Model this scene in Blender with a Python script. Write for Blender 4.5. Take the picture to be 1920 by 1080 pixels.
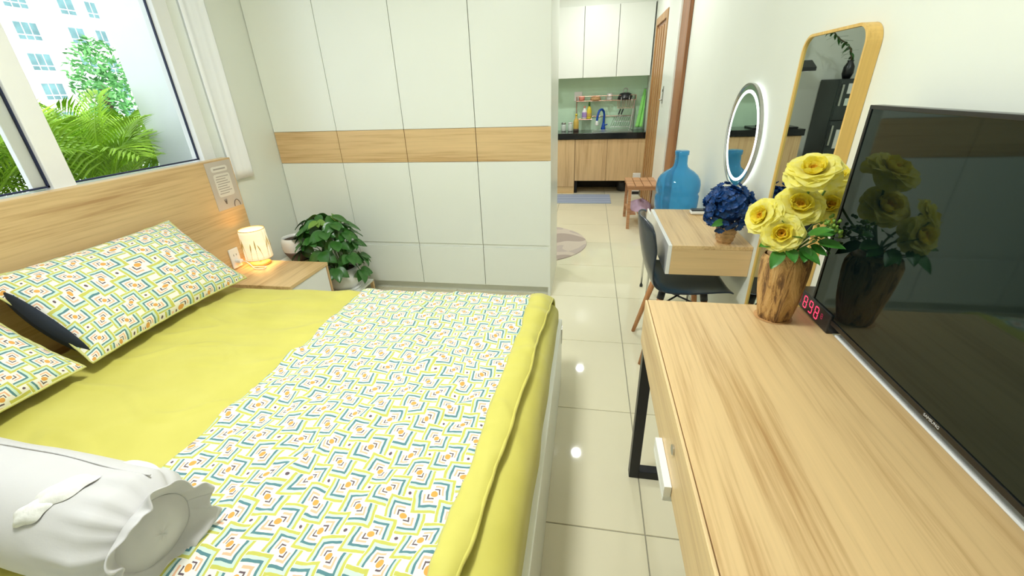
import bpy, math, random
from mathutils import Vector, Matrix, noise, Euler
random.seed(7)
PI = math.pi
SC = bpy.context.scene
COL = SC.collection
for o in list(bpy.data.objects):
    bpy.data.objects.remove(o)

# ------------------------------------------------------------------ camera
CAMZ = 1.38
def cam_axes(yaw, pitch, roll):
    B = Matrix(((1, 0, 0), (0, 0, -1), (0, 1, 0)))
    cy, sy = math.cos(yaw), math.sin(yaw)
    Rz = Matrix(((cy, sy, 0), (-sy, cy, 0), (0, 0, 1)))
    cp, sp = math.cos(pitch), math.sin(pitch)
    Rx = Matrix(((1, 0, 0), (0, cp, -sp), (0, sp, cp)))
    cr, sr = math.cos(roll), math.sin(roll)
    Rr = Matrix(((cr, -sr, 0), (sr, cr, 0), (0, 0, 1)))
    return Rr @ Rx @ B @ Rz
M = cam_axes(math.radians(10.6316), math.radians(25.2452), math.radians(-2.1693))
cd = bpy.data.cameras.new('camera')
cam = bpy.data.objects.new('camera', cd); COL.objects.link(cam)
r_, d_, f_ = Vector(M[0]), Vector(M[1]), Vector(M[2])
mw = Matrix((r_, -d_, -f_)).transposed().to_4x4(); mw.translation = (0, 0, CAMZ)
cam.matrix_world = mw
cd.sensor_fit = 'HORIZONTAL'; cd.sensor_width = 36.0; cd.lens = 788.2 / 1920 * 36
cd.clip_start = 0.02; cd.clip_end = 300
SC.camera = cam

# ------------------------------------------------------------------ world, sun, exposure
SC.view_settings.view_transform = 'Standard'
SC.view_settings.look = 'None'
SC.view_settings.gamma = 1.0
SC.view_settings.use_curve_mapping = False
SC.view_settings.exposure = 0.14
wd = bpy.data.worlds.new('sky'); SC.world = wd; wd.use_nodes = True
bg = wd.node_tree.nodes['Background']
bg.inputs[0].default_value = (0.80, 0.90, 1.0, 1); bg.inputs[1].default_value = 1.9
sd = bpy.data.lights.new('sun', 'SUN'); sd.energy = 3.4; sd.angle = 0.01; sd.color = (1, .96, .88)
sun = bpy.data.objects.new('sun', sd); COL.objects.link(sun)
sun.rotation_euler = Vector((-.55, .6, -.7)).to_track_quat('-Z', 'Y').to_euler()
CEIL = 2.6
LAMPW = 13.5      # each downlight
ROOMW = 30.0      # added fill lamp over the bed, out of view

# ------------------------------------------------------------------ materials
def S(r, g, b):
    def c(x):
        x /= 255.0
        return x / 12.92 if x <= .04045 else ((x + .055) / 1.055) ** 2.4
    return (c(r), c(g), c(b), 1)
class NT:
    def __init__(s, name):
        s.m = bpy.data.materials.new(name); s.m.use_nodes = True
        s.t = s.m.node_tree; s.b = s.t.nodes['Principled BSDF']
    def n(s, typ, **kw):
        nd = s.t.nodes.new(typ)
        for k, v in kw.items():
            if hasattr(nd, k): setattr(nd, k, v)
            else: nd.inputs[k.replace('_', ' ')].default_value = v
        return nd
    def l(s, a, b): s.t.links.new(a, b)
    def math(s, op, a, b=None):
        nd = s.t.nodes.new('ShaderNodeMath'); nd.operation = op
        for i, x in enumerate((a, b)):
            if x is None: continue
            if isinstance(x, (int, float)): nd.inputs[i].default_value = x
            else: s.l(x, nd.inputs[i])
        return nd.outputs[0]
    def mix(s, fac, a, b):
        nd = s.t.nodes.new('ShaderNodeMix'); nd.data_type = 'RGBA'
        for i, x in ((0, fac), (6, a), (7, b)):
            if isinstance(x, (int, float, tuple)): nd.inputs[i].default_value = x
            else: s.l(x, nd.inputs[i])
        return nd.outputs[2]
    def ramp(s, fac, stops, interp='LINEAR'):
        nd = s.t.nodes.new('ShaderNodeValToRGB'); cr = nd.color_ramp; cr.interpolation = interp
        while len(cr.elements) < len(stops): cr.elements.new(0.5)
        for e, (p, c) in zip(cr.elements, stops): e.position = p; e.color = c
        s.l(fac, nd.inputs[0]); return nd.outputs[0]
    def coord(s, which='Object', scale=(1, 1, 1)):
        tc = s.t.nodes.new('ShaderNodeTexCoord'); mp = s.t.nodes.new('ShaderNodeMapping')
        mp.inputs['Scale'].default_value = scale
        s.l(tc.outputs[which], mp.inputs[0]); return mp.outputs[0]
    def noise(s, vec, scale, detail=3, rough=.5, dist=0):
        nd = s.n('ShaderNodeTexNoise'); nd.inputs['Scale'].default_value = scale
        nd.inputs['Detail'].default_value = detail; nd.inputs['Roughness'].default_value = rough
        nd.inputs['Distortion'].default_value = dist
        s.l(vec, nd.inputs['Vector']); return nd.outputs['Fac']
    def bump(s, h, strength=.3, dist=.002):
        nd = s.n('ShaderNodeBump'); nd.inputs['Strength'].default_value = strength
        nd.inputs['Distance'].default_value = dist
        s.l(h, nd.inputs['Height']); s.l(nd.outputs[0], s.b.inputs['Normal'])
    def set(s, col=None, rough=None, metal=None, **kw):
        if col is not None:
            if isinstance(col, tuple): s.b.inputs['Base Color'].default_value = col
            else: s.l(col, s.b.inputs['Base Color'])
        if rough is not None: s.b.inputs['Roughness'].default_value = rough
        if metal is not None: s.b.inputs['Metallic'].default_value = metal
        for k, v in kw.items(): s.b.inputs[k.replace('_', ' ')].default_value = v
        return s.m
def plain(name, col, rough=.5, metal=0, var=.05, vscale=8, bump=0, bscale=200, **kw):
    """colour with a slight procedural mottling"""
    t = NT(name); v = t.coord()
    n = t.noise(v, vscale, 3)
    lo = tuple(c * (1 - var) for c in col[:3]) + (1,); hi = tuple(min(1, c * (1 + var)) for c in col[:3]) + (1,)
    c = t.ramp(n, [(.3, lo), (.7, hi)])
    if bump: t.bump(t.noise(v, bscale, 2), bump, .001)
    return t.set(c, rough, metal, **kw)
def wood(name, base, dark, axis, rough=.4, sc=1.0, streak=.5):
    """oak laminate with grain along axis 0/1/2"""
    t = NT(name)
    s = [44 * sc] * 3; s[axis] = 1.3 * sc
    v = t.coord('Object', tuple(s))
    s2 = [7 * sc] * 3; s2[axis] = .45 * sc
    v2 = t.coord('Object', tuple(s2))
    n1 = t.noise(v, 2.2, 6, .6, .15)
    n2 = t.noise(v2, 1.6, 4, .55, .5)
    f = t.math('ADD', t.math('MULTIPLY', n1, streak), t.math('MULTIPLY', n2, 1 - streak))
    mid = tuple((a * .65 + b * .35) for a, b in zip(base, dark))
    hi = tuple(min(1, a * 1.08) for a in base[:3]) + (1,)
    c = t.ramp(f, [(.34, dark), (.45, mid), (.52, base), (.66, hi)])
    t.bump(n1, .12, .0006)
    return t.set(c, rough)
def emis(name, col, strength):
    t = NT(name); v = t.coord(); n = t.noise(v, 3, 1)
    c = t.ramp(n, [(0, col), (1, col)])
    t.l(c, t.b.inputs['Emission Color']); t.b.inputs['Emission Strength'].default_value = strength
    return t.set(col, .5)
def pattern(name, cell):
    """nested chevron print; UVs are metres on the cloth"""
    t = NT(name)
    tc = t.n('ShaderNodeTexCoord'); uv = tc.outputs['UV']
    ns = t.n('ShaderNodeTexNoise'); ns.inputs['Scale'].default_value = 28; ns.inputs['Detail'].default_value = 2
    t.l(uv, ns.inputs['Vector'])
    vm = t.n('ShaderNodeVectorMath', operation='MULTIPLY_ADD')
    sub = t.n('ShaderNodeVectorMath', operation='SUBTRACT'); t.l(ns.outputs['Color'], sub.inputs[0]); sub.inputs[1].default_value = (.5, .5, .5)
    t.l(sub.outputs[0], vm.inputs[0]); vm.inputs[1].default_value = (.009, .009, 0); t.l(uv, vm.inputs[2])
    sx = t.n('ShaderNodeSeparateXYZ'); t.l(vm.outputs[0], sx.inputs[0])
    u = t.math('MULTIPLY', sx.outputs[0], 1 / cell); w = t.math('MULTIPLY', sx.outputs[1], 1 / cell)
    def wrap(x, off):
        m = t.math('MULTIPLY', t.math('SUBTRACT', x, off), .5)
        return t.math('MULTIPLY', t.math('SUBTRACT', m, t.math('ROUND', m)), 2)
    a0, b0, a1, b1 = wrap(u, 0), wrap(w, 0), wrap(u, 1), wrap(w, 1)
    selA = t.math('GREATER_THAN', t.math('MULTIPLY', a0, b0), 0)
    ab = lambda x: t.math('ABSOLUTE', x)
    rA = t.math('MAXIMUM', ab(a0), ab(b0)); rB = t.math('MAXIMUM', ab(a1), ab(b1))
    mA = t.math('MINIMUM', ab(a0), ab(b0))
    inv = t.math('SUBTRACT', 1, selA)
    r = t.math('ADD', t.math('MULTIPLY', rA, selA), t.math('MULTIPLY', rB, inv))
    mB = t.math('MINIMUM', ab(a1), ab(b1))
    mm = t.math('ADD', t.math('MULTIPLY', mA, selA), t.math('MULTIPLY', mB, inv))
    W = S(243, 240, 230); pink = S(240, 190, 154); teal = S(88, 136, 144); mint = S(206, 230, 216); grn = S(204, 202, 96); dk = S(100, 82, 90); org = S(230, 168, 82)
    rO = t.math('ADD', t.math('MULTIPLY', rB, selA), t.math('MULTIPLY', rA, inv))
    far = t.math('MULTIPLY', t.math('GREATER_THAN', r, .83), t.math('GREATER_THAN', rO, .44))
    r = t.math('ADD', t.math('MULTIPLY', rO, far), t.math('MULTIPLY', r, t.math('SUBTRACT', 1, far)))
    c = t.ramp(r, [(0, W), (.17, dk), (.225, W), (.30, pink), (.38, W), (.47, teal), (.57, mint), (.685, grn), (.80, W)], 'CONSTANT')
    def rad(x, y): return t.math('SQRT', t.math('ADD', t.math('MULTIPLY', x, x), t.math('MULTIPLY', y, y)))
    d = t.math('MINIMUM', rad(a0, b0), rad(a1, b1))
    c = t.mix(t.math('LESS_THAN', d, .15), c, W)
    c = t.mix(t.math('LESS_THAN', d, .13), c, org)
    dd = rad(a1, b0)
    c = t.mix(t.math('LESS_THAN', dd, .07), c, dk)
    v2 = t.coord('UV', (1, 1, 1))
    t.bump(t.noise(v2, 300, 2), .15, .001)
    return t.set(c, .85, 0, Sheen_Weight=.1)

MT = {}
MT['wall'] = plain('wall_paint', S(233, 236, 225), .55, var=.015, vscale=2)
MT['ceil'] = plain('ceiling_paint', S(244, 244, 238), .7, var=.01, vscale=2)
MT['white'] = plain('white_laminate', S(240, 243, 234), .28, var=.012, vscale=2)
MT['whiteg'] = plain('white_gloss', S(242, 242, 238), .2, var=.01)
MT['groove'] = plain('grey_groove', S(196, 198, 186), .6)
MT['tile'] = plain('cream_porcelain', S(232, 225, 196), .035, var=.02, vscale=3)
MT['grout'] = plain('grout', S(150, 146, 128), .8)
MT['oak_y'] = wood('oak_grain_y', S(226, 193, 140), S(184, 143, 90), 1, .34, streak=.5)
MT['oak_x'] = wood('oak_grain_x', S(224, 191, 140), S(192, 152, 100), 0, .38)
MT['oak_z'] = wood('oak_grain_z', S(224, 190, 142), S(190, 150, 104), 2, .42)
MT['oak_hb'] = wood('headboard_oak', S(213, 182, 132), S(178, 141, 94), 1, .45)
MT['oak_edge'] = wood('oak_front_edge', S(230, 200, 150), S(204, 166, 114), 1, .4)
MT['brown'] = wood('brown_door_wood', S(158, 106, 66), S(112, 70, 40), 2, .4)
MT['tan'] = wood('tan_door_wood', S(186, 142, 90), S(140, 98, 56), 2, .4)
MT['chairwood'] = wood('beech', S(205, 145, 92), S(172, 110, 62), 2, .4)
MT['stoolwood'] = wood('acacia', S(198, 148, 106), S(152, 106, 72), 0, .45)
MT['gold'] = wood('golden_ash', S(232, 192, 108), S(206, 162, 80), 2, .4)
MT['bmetal'] = plain('black_metal', S(28, 30, 36), .35, .3)
MT['blackp'] = plain('black_plastic', S(30, 32, 34), .3)
MT['shell'] = plain('black_chair_plastic', S(34, 42, 52), .24)
MT['chrome'] = plain('chrome', S(205, 205, 205), .15, 1)
MT['steel'] = plain('steel', S(190, 190, 186), .3, 1)
MT['copper'] = plain('copper_wire', S(196, 150, 128), .35, .6)
MT['gasket'] = plain('navy_gasket', S(24, 34, 66), .5)
MT['mirror'] = plain('mirror_silver', S(205, 216, 212), .01, 1, var=0)
MT['screen'] = plain('tv_screen', S(10, 20, 20), .04, var=0, Specular_Tint=(.72, 1.0, .94, 1))
MT['bezel'] = plain('tv_bezel', S(22, 23, 24), .25)
MT['logo'] = plain('logo_silver', S(200, 200, 200), .4)
t = NT('green_sheet'); v = t.coord(); n = t.noise(v, 6, 4)
t.bump(t.noise(t.coord('Object', (1, 1, 1)), 260, 2), .1, .001)
MT['sheet'] = t.set(t.ramp(n, [(.3, S(208, 200, 92)), (.7, S(216, 208, 102))]), .7, 0, Sheen_Weight=.2)
MT['print'] = pattern('chevron_print', .055)
MT['print2'] = pattern('chevron_print_pillow', .062)
MT['wcloth'] = plain('white_cotton', S(208, 206, 206), .8, var=.02, bump=.1, bscale=300)
MT['lace'] = plain('white_lace', S(232, 231, 226), .85, var=.05, vscale=120, bump=.8, bscale=160)
MT['trim'] = plain('pillow_piping', S(206, 204, 132), .8)
MT['navy'] = plain('navy_cloth', S(30, 38, 52), .8)
MT['curtain'] = plain('white_voile', S(250, 252, 255), .8, var=.01)
MT['paper'] = plain('grey_card', S(196, 186, 174), .6, var=.03)
MT['paperw'] = plain('white_card', S(226, 220, 208), .6)
MT['ink'] = plain('grey_ink', S(168, 160, 150), .7)
MT['inkd'] = plain('brown_ink', S(112, 96, 84), .7)
MT['leaf'] = plain('dark_leaf', S(58, 112, 44), .32, var=.35, vscale=14)
MT['leafl'] = plain('light_leaf', S(120, 158, 62), .35, var=.25, vscale=14)
MT['rleaf'] = plain('rose_leaf', S(64, 130, 46), .4, var=.25, vscale=20)
MT['stem'] = plain('green_stem', S(92, 132, 60), .5)
MT['palm'] = plain('palm_leaf', S(160, 200, 48), .45, var=.35, vscale=6)
MT['tree'] = plain('tree_leaf', S(96, 160, 84), .5, var=.35, vscale=3)
MT['trunk'] = plain('bark_trunk', S(110, 92, 70), .8, var=.3)
def petalmat(name, lo, hi):
    t = NT(name); n = t.noise(t.coord(), 3, 3); c = t.ramp(n, [(.3, lo), (.7, hi)])
    t.set(c, .55); tr = t.n('ShaderNodeBsdfTranslucent'); t.l(c, tr.inputs[0]); mx = t.n('ShaderNodeMixShader'); mx.inputs[0].default_value = .5
    t.l(t.b.outputs[0], mx.inputs[1]); t.l(tr.outputs[0], mx.inputs[2]); t.l(mx.outputs[0], t.t.nodes['Material Output'].inputs[0])
    return t.m
MT['petal1'] = petalmat('outer_petal', S(250, 242, 116), S(254, 250, 172))
MT['petal2'] = petalmat('middle_petal', S(250, 234, 70), S(252, 242, 110))
MT['petal3'] = petalmat('inner_petal', S(246, 204, 60), S(250, 222, 84))
MT['bluef'] = plain('navy_floret', S(14, 66, 130), .5, var=.45, vscale=40)
MT['rope'] = plain('jute', S(196, 156, 108), .8, var=.2, vscale=60, bump=.8, bscale=150)
MT['soil'] = plain('soil', S(70, 56, 46), .9, var=.3)
t = NT('log_bark'); v = t.coord('Object', (24, 24, 3.2)); n = t.noise(v, 2.0, 6, .7, .8)
t.bump(n, 1.0, .008)
MT['bark'] = t.set(t.ramp(n, [(.32, S(82, 58, 36)), (.43, S(136, 98, 58)), (.50, S(198, 154, 92)), (.66, S(222, 182, 122))]), .6)
MT['logrim'] = wood('log_cut', S(206, 160, 106), S(168, 122, 72), 2, .5)
t = NT('blue_bottle'); v = t.coord(); n = t.noise(v, 10, 2)
t.set(t.ramp(n, [(.3, S(150, 220, 252)), (.7, S(162, 226, 253))]), .04, 0, Transmission_Weight=1.0, IOR=1.4)
df = t.n('ShaderNodeBsdfTranslucent'); df.inputs[0].default_value = S(96, 200, 250); d2_ = t.n('ShaderNodeBsdfDiffuse'); d2_.inputs[0].default_value = S(96, 200, 250)
m1 = t.n('ShaderNodeMixShader'); t.l(df.outputs[0], m1.inputs[1]); t.l(d2_.outputs[0], m1.inputs[2]); m1.inputs[0].default_value = .5
m2 = t.n('ShaderNodeMixShader'); m2.inputs[0].default_value = .22; t.l(t.b.outputs[0], m2.inputs[1]); t.l(m1.outputs[0], m2.inputs[2]); t.l(m2.outputs[0], t.t.nodes['Material Output'].inputs[0])
MT['bottle'] = t.m
t = NT('pane_glass'); v = t.coord(); n = t.noise(v, 1, 1)
MT['glass'] = t.set(t.ramp(n, [(0, (.97, .99, .98, 1)), (1, (.98, 1, .99, 1))]), 0.0, 0, Transmission_Weight=1.0, IOR=1.01)
MT['green_splash'] = plain('green_glass_splashback', S(204, 236, 206), .12, var=.03)
MT['stone'] = plain('black_granite', S(22, 24, 26), .12, var=.4, vscale=90)
MT['dark'] = plain('void_shade_paint', S(52, 50, 46), .7)  # shade colour for the open space below the sink cabinet
MT['blue'] = plain('blue_plastic', S(16, 72, 170), .3)
MT['towel'] = plain('lime_towel', S(150, 226, 120), .9, bump=.3)
MT['lilac'] = plain('lilac_cloth', S(214, 186, 216), .9, var=.1)
MT['pinkp'] = plain('pink_plastic', S(236, 150, 130), .5)
MT['yel'] = plain('yellow_liquid', S(226, 206, 60), .25)
MT['oil'] = plain('golden_oil', S(214, 180, 86), .2)
MT['ghost'] = plain('clear_plastic', S(216, 226, 216), .2)
MT['violet'] = plain('violet_label', S(178, 150, 214), .4)
MT['matb'] = None
t = NT('striped_mat'); v = t.coord('Object', (1, 1, 1)); wv = t.n('ShaderNodeTexWave', bands_direction='Y'); wv.inputs['Scale'].default_value = 3.2; t.l(v, wv.inputs[0])
MT['mat'] = t.set(t.ramp(wv.outputs['Fac'], [(.3, S(132, 146, 176)), (.6, S(176, 186, 204))]), .9)
t = NT('round_rug'); v = t.coord('Object', (1, 1, 1)); n = t.noise(v, 2.2, 1)
MT['rug'] = t.set(t.ramp(n, [(.0, S(176, 160, 148)), (.47, S(176, 160, 148)), (.48, S(206, 192, 176)), (.56, S(206, 192, 176)), (.57, S(190, 176, 166))], 'CONSTANT'), .95)
MT['ext_white'] = plain('exterior_plaster', S(246, 246, 246), .8, var=.015)
MT['ext_cream'] = plain('exterior_cream', S(246, 240, 224), .8, var=.015)
MT['ext_glass'] = plain('exterior_window_glass', S(112, 150, 150), .15, var=.25, vscale=.7)
MT['conc'] = plain('terrace_concrete', S(190, 192, 190), .8, var=.1)
MT['planter'] = plain('grey_planter', S(150, 160, 172), .6)
MT['fridge'] = plain('dark_fridge_steel', S(62, 68, 68), .3, .4)
MT['sticker'] = plain('white_sticker', S(225, 225, 220), .5)
MT['shade'] = None
t = NT('lamp_shade'); tc = t.coord('UV', (1, 1, 1))
t.l(t.ramp(t.noise(tc, 5, 2), [(.3, S(255, 236, 186)), (.7, S(255, 244, 214))]), t.b.inputs['Emission Color'])
t.b.inputs['Emission Strength'].default_value = .5
MT['shade'] = t.set(S(240, 226, 190), .8)
MT['wheat'] = plain('wheat_print', S(206, 176, 104), .8)
MT['led'] = emis('led_white', (.97, 1, 1, 1), 2.5)
MT['digit'] = emis('led_red', (.95, .06, .16, 1), 1.1)
MT['digitd'] = emis('led_red_dim', (.5, .03, .1, 1), .3)
MT['lampdisc'] = emis('downlight_disc', (1, 1, .97, 1), 12.0)

# ------------------------------------------------------------------ mesh helpers
ABS = {}
class MB:
    def __init__(s): s.v = []; s.f = []; s.uv = None
    def add(s, vs, fs):
        k = len(s.v); s.v += [Vector(a) for a in vs]; s.f += [tuple(i + k for i in f) for f in fs]; return s
    def box(s, x0, x1, y0, y1, z0, z1):
        return s.add([(x0, y0, z0), (x1, y0, z0), (x1, y1, z0), (x0, y1, z0), (x0, y0, z1), (x1, y0, z1), (x1, y1, z1), (x0, y1, z1)],
                     [(0, 3, 2, 1), (4, 5, 6, 7), (0, 1, 5, 4), (1, 2, 6, 5), (2, 3, 7, 6), (3, 0, 4, 7)])
    def cyl(s, p0, p1, r0, r1=None, n=16):
        return s.tube([p0, p1], [r0, r0 if r1 is None else r1], n)
    def tube(s, pts, r, n=8, closed=False):
        pts = [Vector(p) for p in pts]; m = len(pts)
        rs = r if isinstance(r, (list, tuple)) else [r] * m
        base = len(s.v); up = None
        for i, p in enumerate(pts):
            a = pts[i - 1] if (i or closed) else p; b = pts[(i + 1) % m] if (i < m - 1 or closed) else p
            d = (b - a).normalized()
            if up is None:
                up = Vector((0, 0, 1)) if abs(d.z) < .9 else Vector((1, 0, 0))
            x = d.cross(up).normalized(); y = x.cross(d).normalized(); up = y
            for k in range(n):
                an = 2 * PI * k / n
                s.v.append(p + (x * math.cos(an) + y * math.sin(an)) * rs[i])
        for i in range(m if closed else m - 1):
            for k in range(n):
                a = base + i * n + k; b = base + i * n + (k + 1) % n
                c = base + ((i + 1) % m) * n + (k + 1) % n; d = base + ((i + 1) % m) * n + k
                s.f.append((a, d, c, b))
        if not closed:
            s.f.append(tuple(base + k for k in range(n))); s.f.append(tuple(base + (m - 1) * n + k for k in reversed(range(n))))
        return s
    def lathe(s, prof, c, n=32, axis='z', cap=True):
        base = len(s.v); cx, cy, cz = c
        for (r, h) in prof:
            for k in range(n):
                a = 2 * PI * k / n; p, q = r * math.cos(a), r * math.sin(a)
                s.v.append(Vector((cx + p, cy + q, cz + h)) if axis == 'z' else Vector((cx + h, cy + p, cz + q)))
        m = len(prof)
        for i in range(m - 1):
            for k in range(n):
                s.f.append((base + i * n + k, base + i * n + (k + 1) % n, base + (i + 1) * n + (k + 1) % n, base + (i + 1) * n + k))
        if cap:
            s.f.append(tuple(base + k for k in reversed(range(n)))); s.f.append(tuple(base + (m - 1) * n + k for k in range(n)))
        return s
    def grid(s, fn, nu, nv, uvf=None):
        base = len(s.v)
        for j in range(nv + 1):
            for i in range(nu + 1):
                s.v.append(Vector(fn(i / nu, j / nv)))
        for j in range(nv):
            for i in range(nu):
                a = base + j * (nu + 1) + i
                s.f.append((a, a + 1, a + nu + 2, a + nu + 1))
        if uvf:
            s.uv = (s.uv or {})
            for j in range(nv + 1):
                for i in range(nu + 1):
                    s.uv[base + j * (nu + 1) + i] = uvf(i / nu, j / nv)
        return s
    def prism(s, poly, fn0, fn1):
        n = len(poly); a = [fn0(*p) for p in poly]; b = [fn1(*p) for p in poly]
        return s.add(a + b, [tuple(reversed(range(n))), tuple(range(n, 2 * n))] + [(i, (i + 1) % n, n + (i + 1) % n, n + i) for i in range(n)])
    def move(s, mat, start=0):
        for i in range(start, len(s.v)): s.v[i] = mat @ s.v[i]
        return s
    def mesh(s, name, org=Vector((0, 0, 0)), mat=None, smooth=False):
        me = bpy.data.meshes.new(name)
        me.from_pydata([tuple(v - org) for v in s.v], [], s.f)
        if s.uv:
            ul = me.uv_layers.new(name='UVMap')
            for lp in me.loops: ul.data[lp.index].uv = s.uv.get(lp.vertex_index, (0, 0))
        if mat: me.materials.append(mat)
        if smooth:
            for p in me.polygons: p.use_smooth = True
        me.update()
        return me
    def build(s, name, mat, parent=None, org=None, smooth=False, bevel=0, seg=2, solid=0, subd=0, offset=0):
        if parent is not None: o0 = ABS[parent.name]
        elif org is not None: o0 = Vector(org)
        else:
            lo = [min(v[i] for v in s.v) for i in range(3)]; hi = [max(v[i] for v in s.v) for i in range(3)]
            o0 = Vector(((lo[0] + hi[0]) / 2, (lo[1] + hi[1]) / 2, lo[2]))
        me = s.mesh(name, o0, MT[mat] if isinstance(mat, str) else mat, smooth)
        o = bpy.data.objects.new(name, me); COL.objects.link(o)
        if parent is not None: o.parent = parent
        else: o.location = o0
        ABS[o.name] = o0
        if solid:
            md = o.modifiers.new('solid', 'SOLIDIFY'); md.thickness = solid; md.offset = offset
        if bevel:
            md = o.modifiers.new('bevel', 'BEVEL'); md.width = bevel; md.segments = seg; md.limit_method = 'ANGLE'; md.angle_limit = math.radians(40)
        if subd:
            md = o.modifiers.new('sub', 'SUBSURF'); md.levels = subd; md.render_levels = subd
        return o
def tag(o, label, cat, group=None):
    o['label'] = label; o['category'] = cat
    if group: o['group'] = group
    return o
def thing(name, label, cat, loc, group=None):
    o = bpy.data.objects.new(name, None); COL.objects.link(o)
    o.location = loc; o.empty_display_size = .05; ABS[o.name] = Vector(loc)
    return tag(o, label, cat, group)
def struct(o): o['kind'] = 'structure'; return o
def inst(name, mesh, parent, mat):
    o = bpy.data.objects.new(name, mesh); COL.objects.link(o); o.parent = parent; o.matrix_local = mat
    ABS[o.name] = ABS[parent.name] + mat.translation
    return o
def bx(*a): return MB().box(*a)
def nz(x, y, z=0): return noise.noise(Vector((x, y, z)))
def TRS(loc, rot=(0, 0, 0), sc=1):
    s = Matrix.Diagonal((sc, sc, sc, 1)) if not isinstance(sc, tuple) else Matrix.Diagonal((*sc, 1))
    return Matrix.Translation(loc) @ Euler(rot).to_matrix().to_4x4() @ s
def aim(direction, roll=0):
    """rotation taking +Z to direction"""
    return Vector(direction).to_track_quat('Z', 'Y').to_matrix().to_4x4() @ Matrix.Rotation(roll, 4, 'Z')

# ================================================================== structure
XL, XR, YB, YF = -2.15, .75, -1.0, 6.6
fl = struct(bx(XL - .05, XR + .05, YB - .05, YF + .05, -.12, -.003).build('floor', 'grout'))
ABS[fl.name] = fl.location.copy()
tmesh = {}
def tile_mesh(w, h):
    key = (round(w, 3), round(h, 3))
    if key not in tmesh:
        c = .0012; m = MB()
        m.add([(0, 0, -.003), (w, 0, -.003), (w, h, -.003), (0, h, -.003), (c, c, 0), (w - c, c, 0), (w - c, h - c, 0), (c, h - c, 0)],
              [(0, 3, 2, 1), (4, 5, 6, 7), (0, 1, 5, 4), (1, 2, 6, 5), (2, 3, 7, 6), (3, 0, 4, 7)])
        tmesh[key] = m.mesh('tile', mat=MT['tile'])
    return tmesh[key]
g = .0016
i0 = .242 - .6 * 5; j0 = .986 - .6 * 5
for i in range(8):
    for j in range(17):
        x0, x1 = max(XL, i0 + .6 * i), min(XR, i0 + .6 * (i + 1)); y0, y1 = max(YB, j0 + .6 * j), min(YF, j0 + .6 * (j + 1))
        if x1 - x0 < .02 or y1 - y0 < .02: continue
        inst('tile', tile_mesh(x1 - x0 - 2 * g, y1 - y0 - 2 * g), fl, Matrix.Translation(Vector((x0 + g, y0 + g, 0)) - ABS[fl.name]))

WY0, WY1, WZ0, WZ1 = .10, 2.285, 1.03, 2.28      # window opening
m = MB()
m.box(XL - .2, XL, YB - .1, WY0, 0, CEIL); m.box(XL - .2, XL, WY1, YF + .1, 0, CEIL)
m.box(XL - .2, XL, WY0, WY1, 0, WZ0); m.box(XL - .2, XL, WY0, WY1, WZ1, CEIL)
struct(m.build('wall_left', 'wall'))
struct(bx(XR, XR + .15, YB - .1, YF + .1, 0, CEIL).build('wall_right', 'wall'))
struct(bx(XL, XR, YB - .15, YB, 0, CEIL).build('wall_back', 'wall'))
struct(bx(XL, XR, YF, YF + .15, 0, CEIL).build('wall_front', 'wall'))
struct(bx(XL - .2, XR + .15, YB - .15, YF + .15, CEIL, CEIL + .12).build('ceiling', 'ceil'))

# window: fixed frame, three sashes with mullions, gaskets, panes
win = struct(bx(XL - .14, XL - .06, WY0, WY1, WZ0, WZ0 + .035).box(XL - .14, XL - .06, WY0, WY1, WZ1 - .04, WZ1)
             .box(XL - .14, XL - .06, WY0, WY0 + .04, WZ0, WZ1).box(XL - .14, XL - .06, WY1 - .085, WY1, WZ0, WZ1).build('window_1', 'whiteg', bevel=.002))
ABS[win.name] = win.location.copy()
panes = [(.14, .78), (.86, 1.437), (1.525, 2.2)]
for k, (a, b) in enumerate(panes):
    z0, z1 = WZ0 + .042, WZ1 - .045
    gk = MB(); xg0, xg1 = XL - .103, XL - .093; tck = .007
    gk.box(xg0, xg1, a, b, z0, z0 + tck).box(xg0, xg1, a, b, z1 - tck, z1).box(xg0, xg1, a, a + tck, z0, z1).box(xg0, xg1, b - tck, b, z0, z1)
    gk.build('gasket', 'gasket', win)
    bx(XL - .1, XL - .096, a, b, z0, z1).build('pane', 'glass', win)
for (a, b) in ((.78, .86), (1.437, 1.525)):
    bx(XL - .125, XL - .075, a, b, WZ0 + .03, WZ1 - .03).build('mullion', 'whiteg', win, bevel=.003)
# inner sash stile on the middle pane (sliding leaf) seen left of its gasket
bx(XL - .13, XL - .105, 1.385, 1.437, WZ0 + .04, WZ1 - .04).build('sash_stile', 'whiteg', win, bevel=.002)
# brown doors on the right wall of the passage
def casing(name, y0, y1, ztop, w, dep, mt='brown'):
    m = MB(); x0 = XR - dep
    m.box(x0, XR - .002, y0, y0 + w, 0, ztop); m.box(x0, XR - .002, y1 - w, y1, 0, ztop); m.box(x0, XR - .002, y0 + w, y1 - w, ztop - w, ztop)
    o = struct(m.build(name, mt, bevel=.004)); ABS[o.name] = o.location.copy(); return o
d1 = casing('door_1', 4.03, 5.04, 2.3, .09, .03)
bx(XR - .02, XR - .002, 4.12, 4.40, .005, 2.2).build('side_panel', 'brown', d1)
bx(XR - .036, XR - .004, 4.40, 5.045, .005, 2.31).build('door_leaf', 'white', d1, bevel=.003)
lk = bx(XR - .042, XR - .036, 4.845, 4.885, 1.20, 1.36).build('lock_plate', 'steel', d1, bevel=.002)
m = MB().cyl((XR - .07, 4.865, 1.235), (XR - .036, 4.865, 1.235), .008, n=12).cyl((XR - .066, 4.87, 1.235), (XR - .066, 4.80, 1.235), .006, n=10)
m.build('door_handle', 'steel', lk, smooth=True)
MB().cyl((XR - .047, 4.865, 1.32), (XR - .034, 4.865, 1.32), .012, n=14).build('keyhole', 'blackp', lk)
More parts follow.
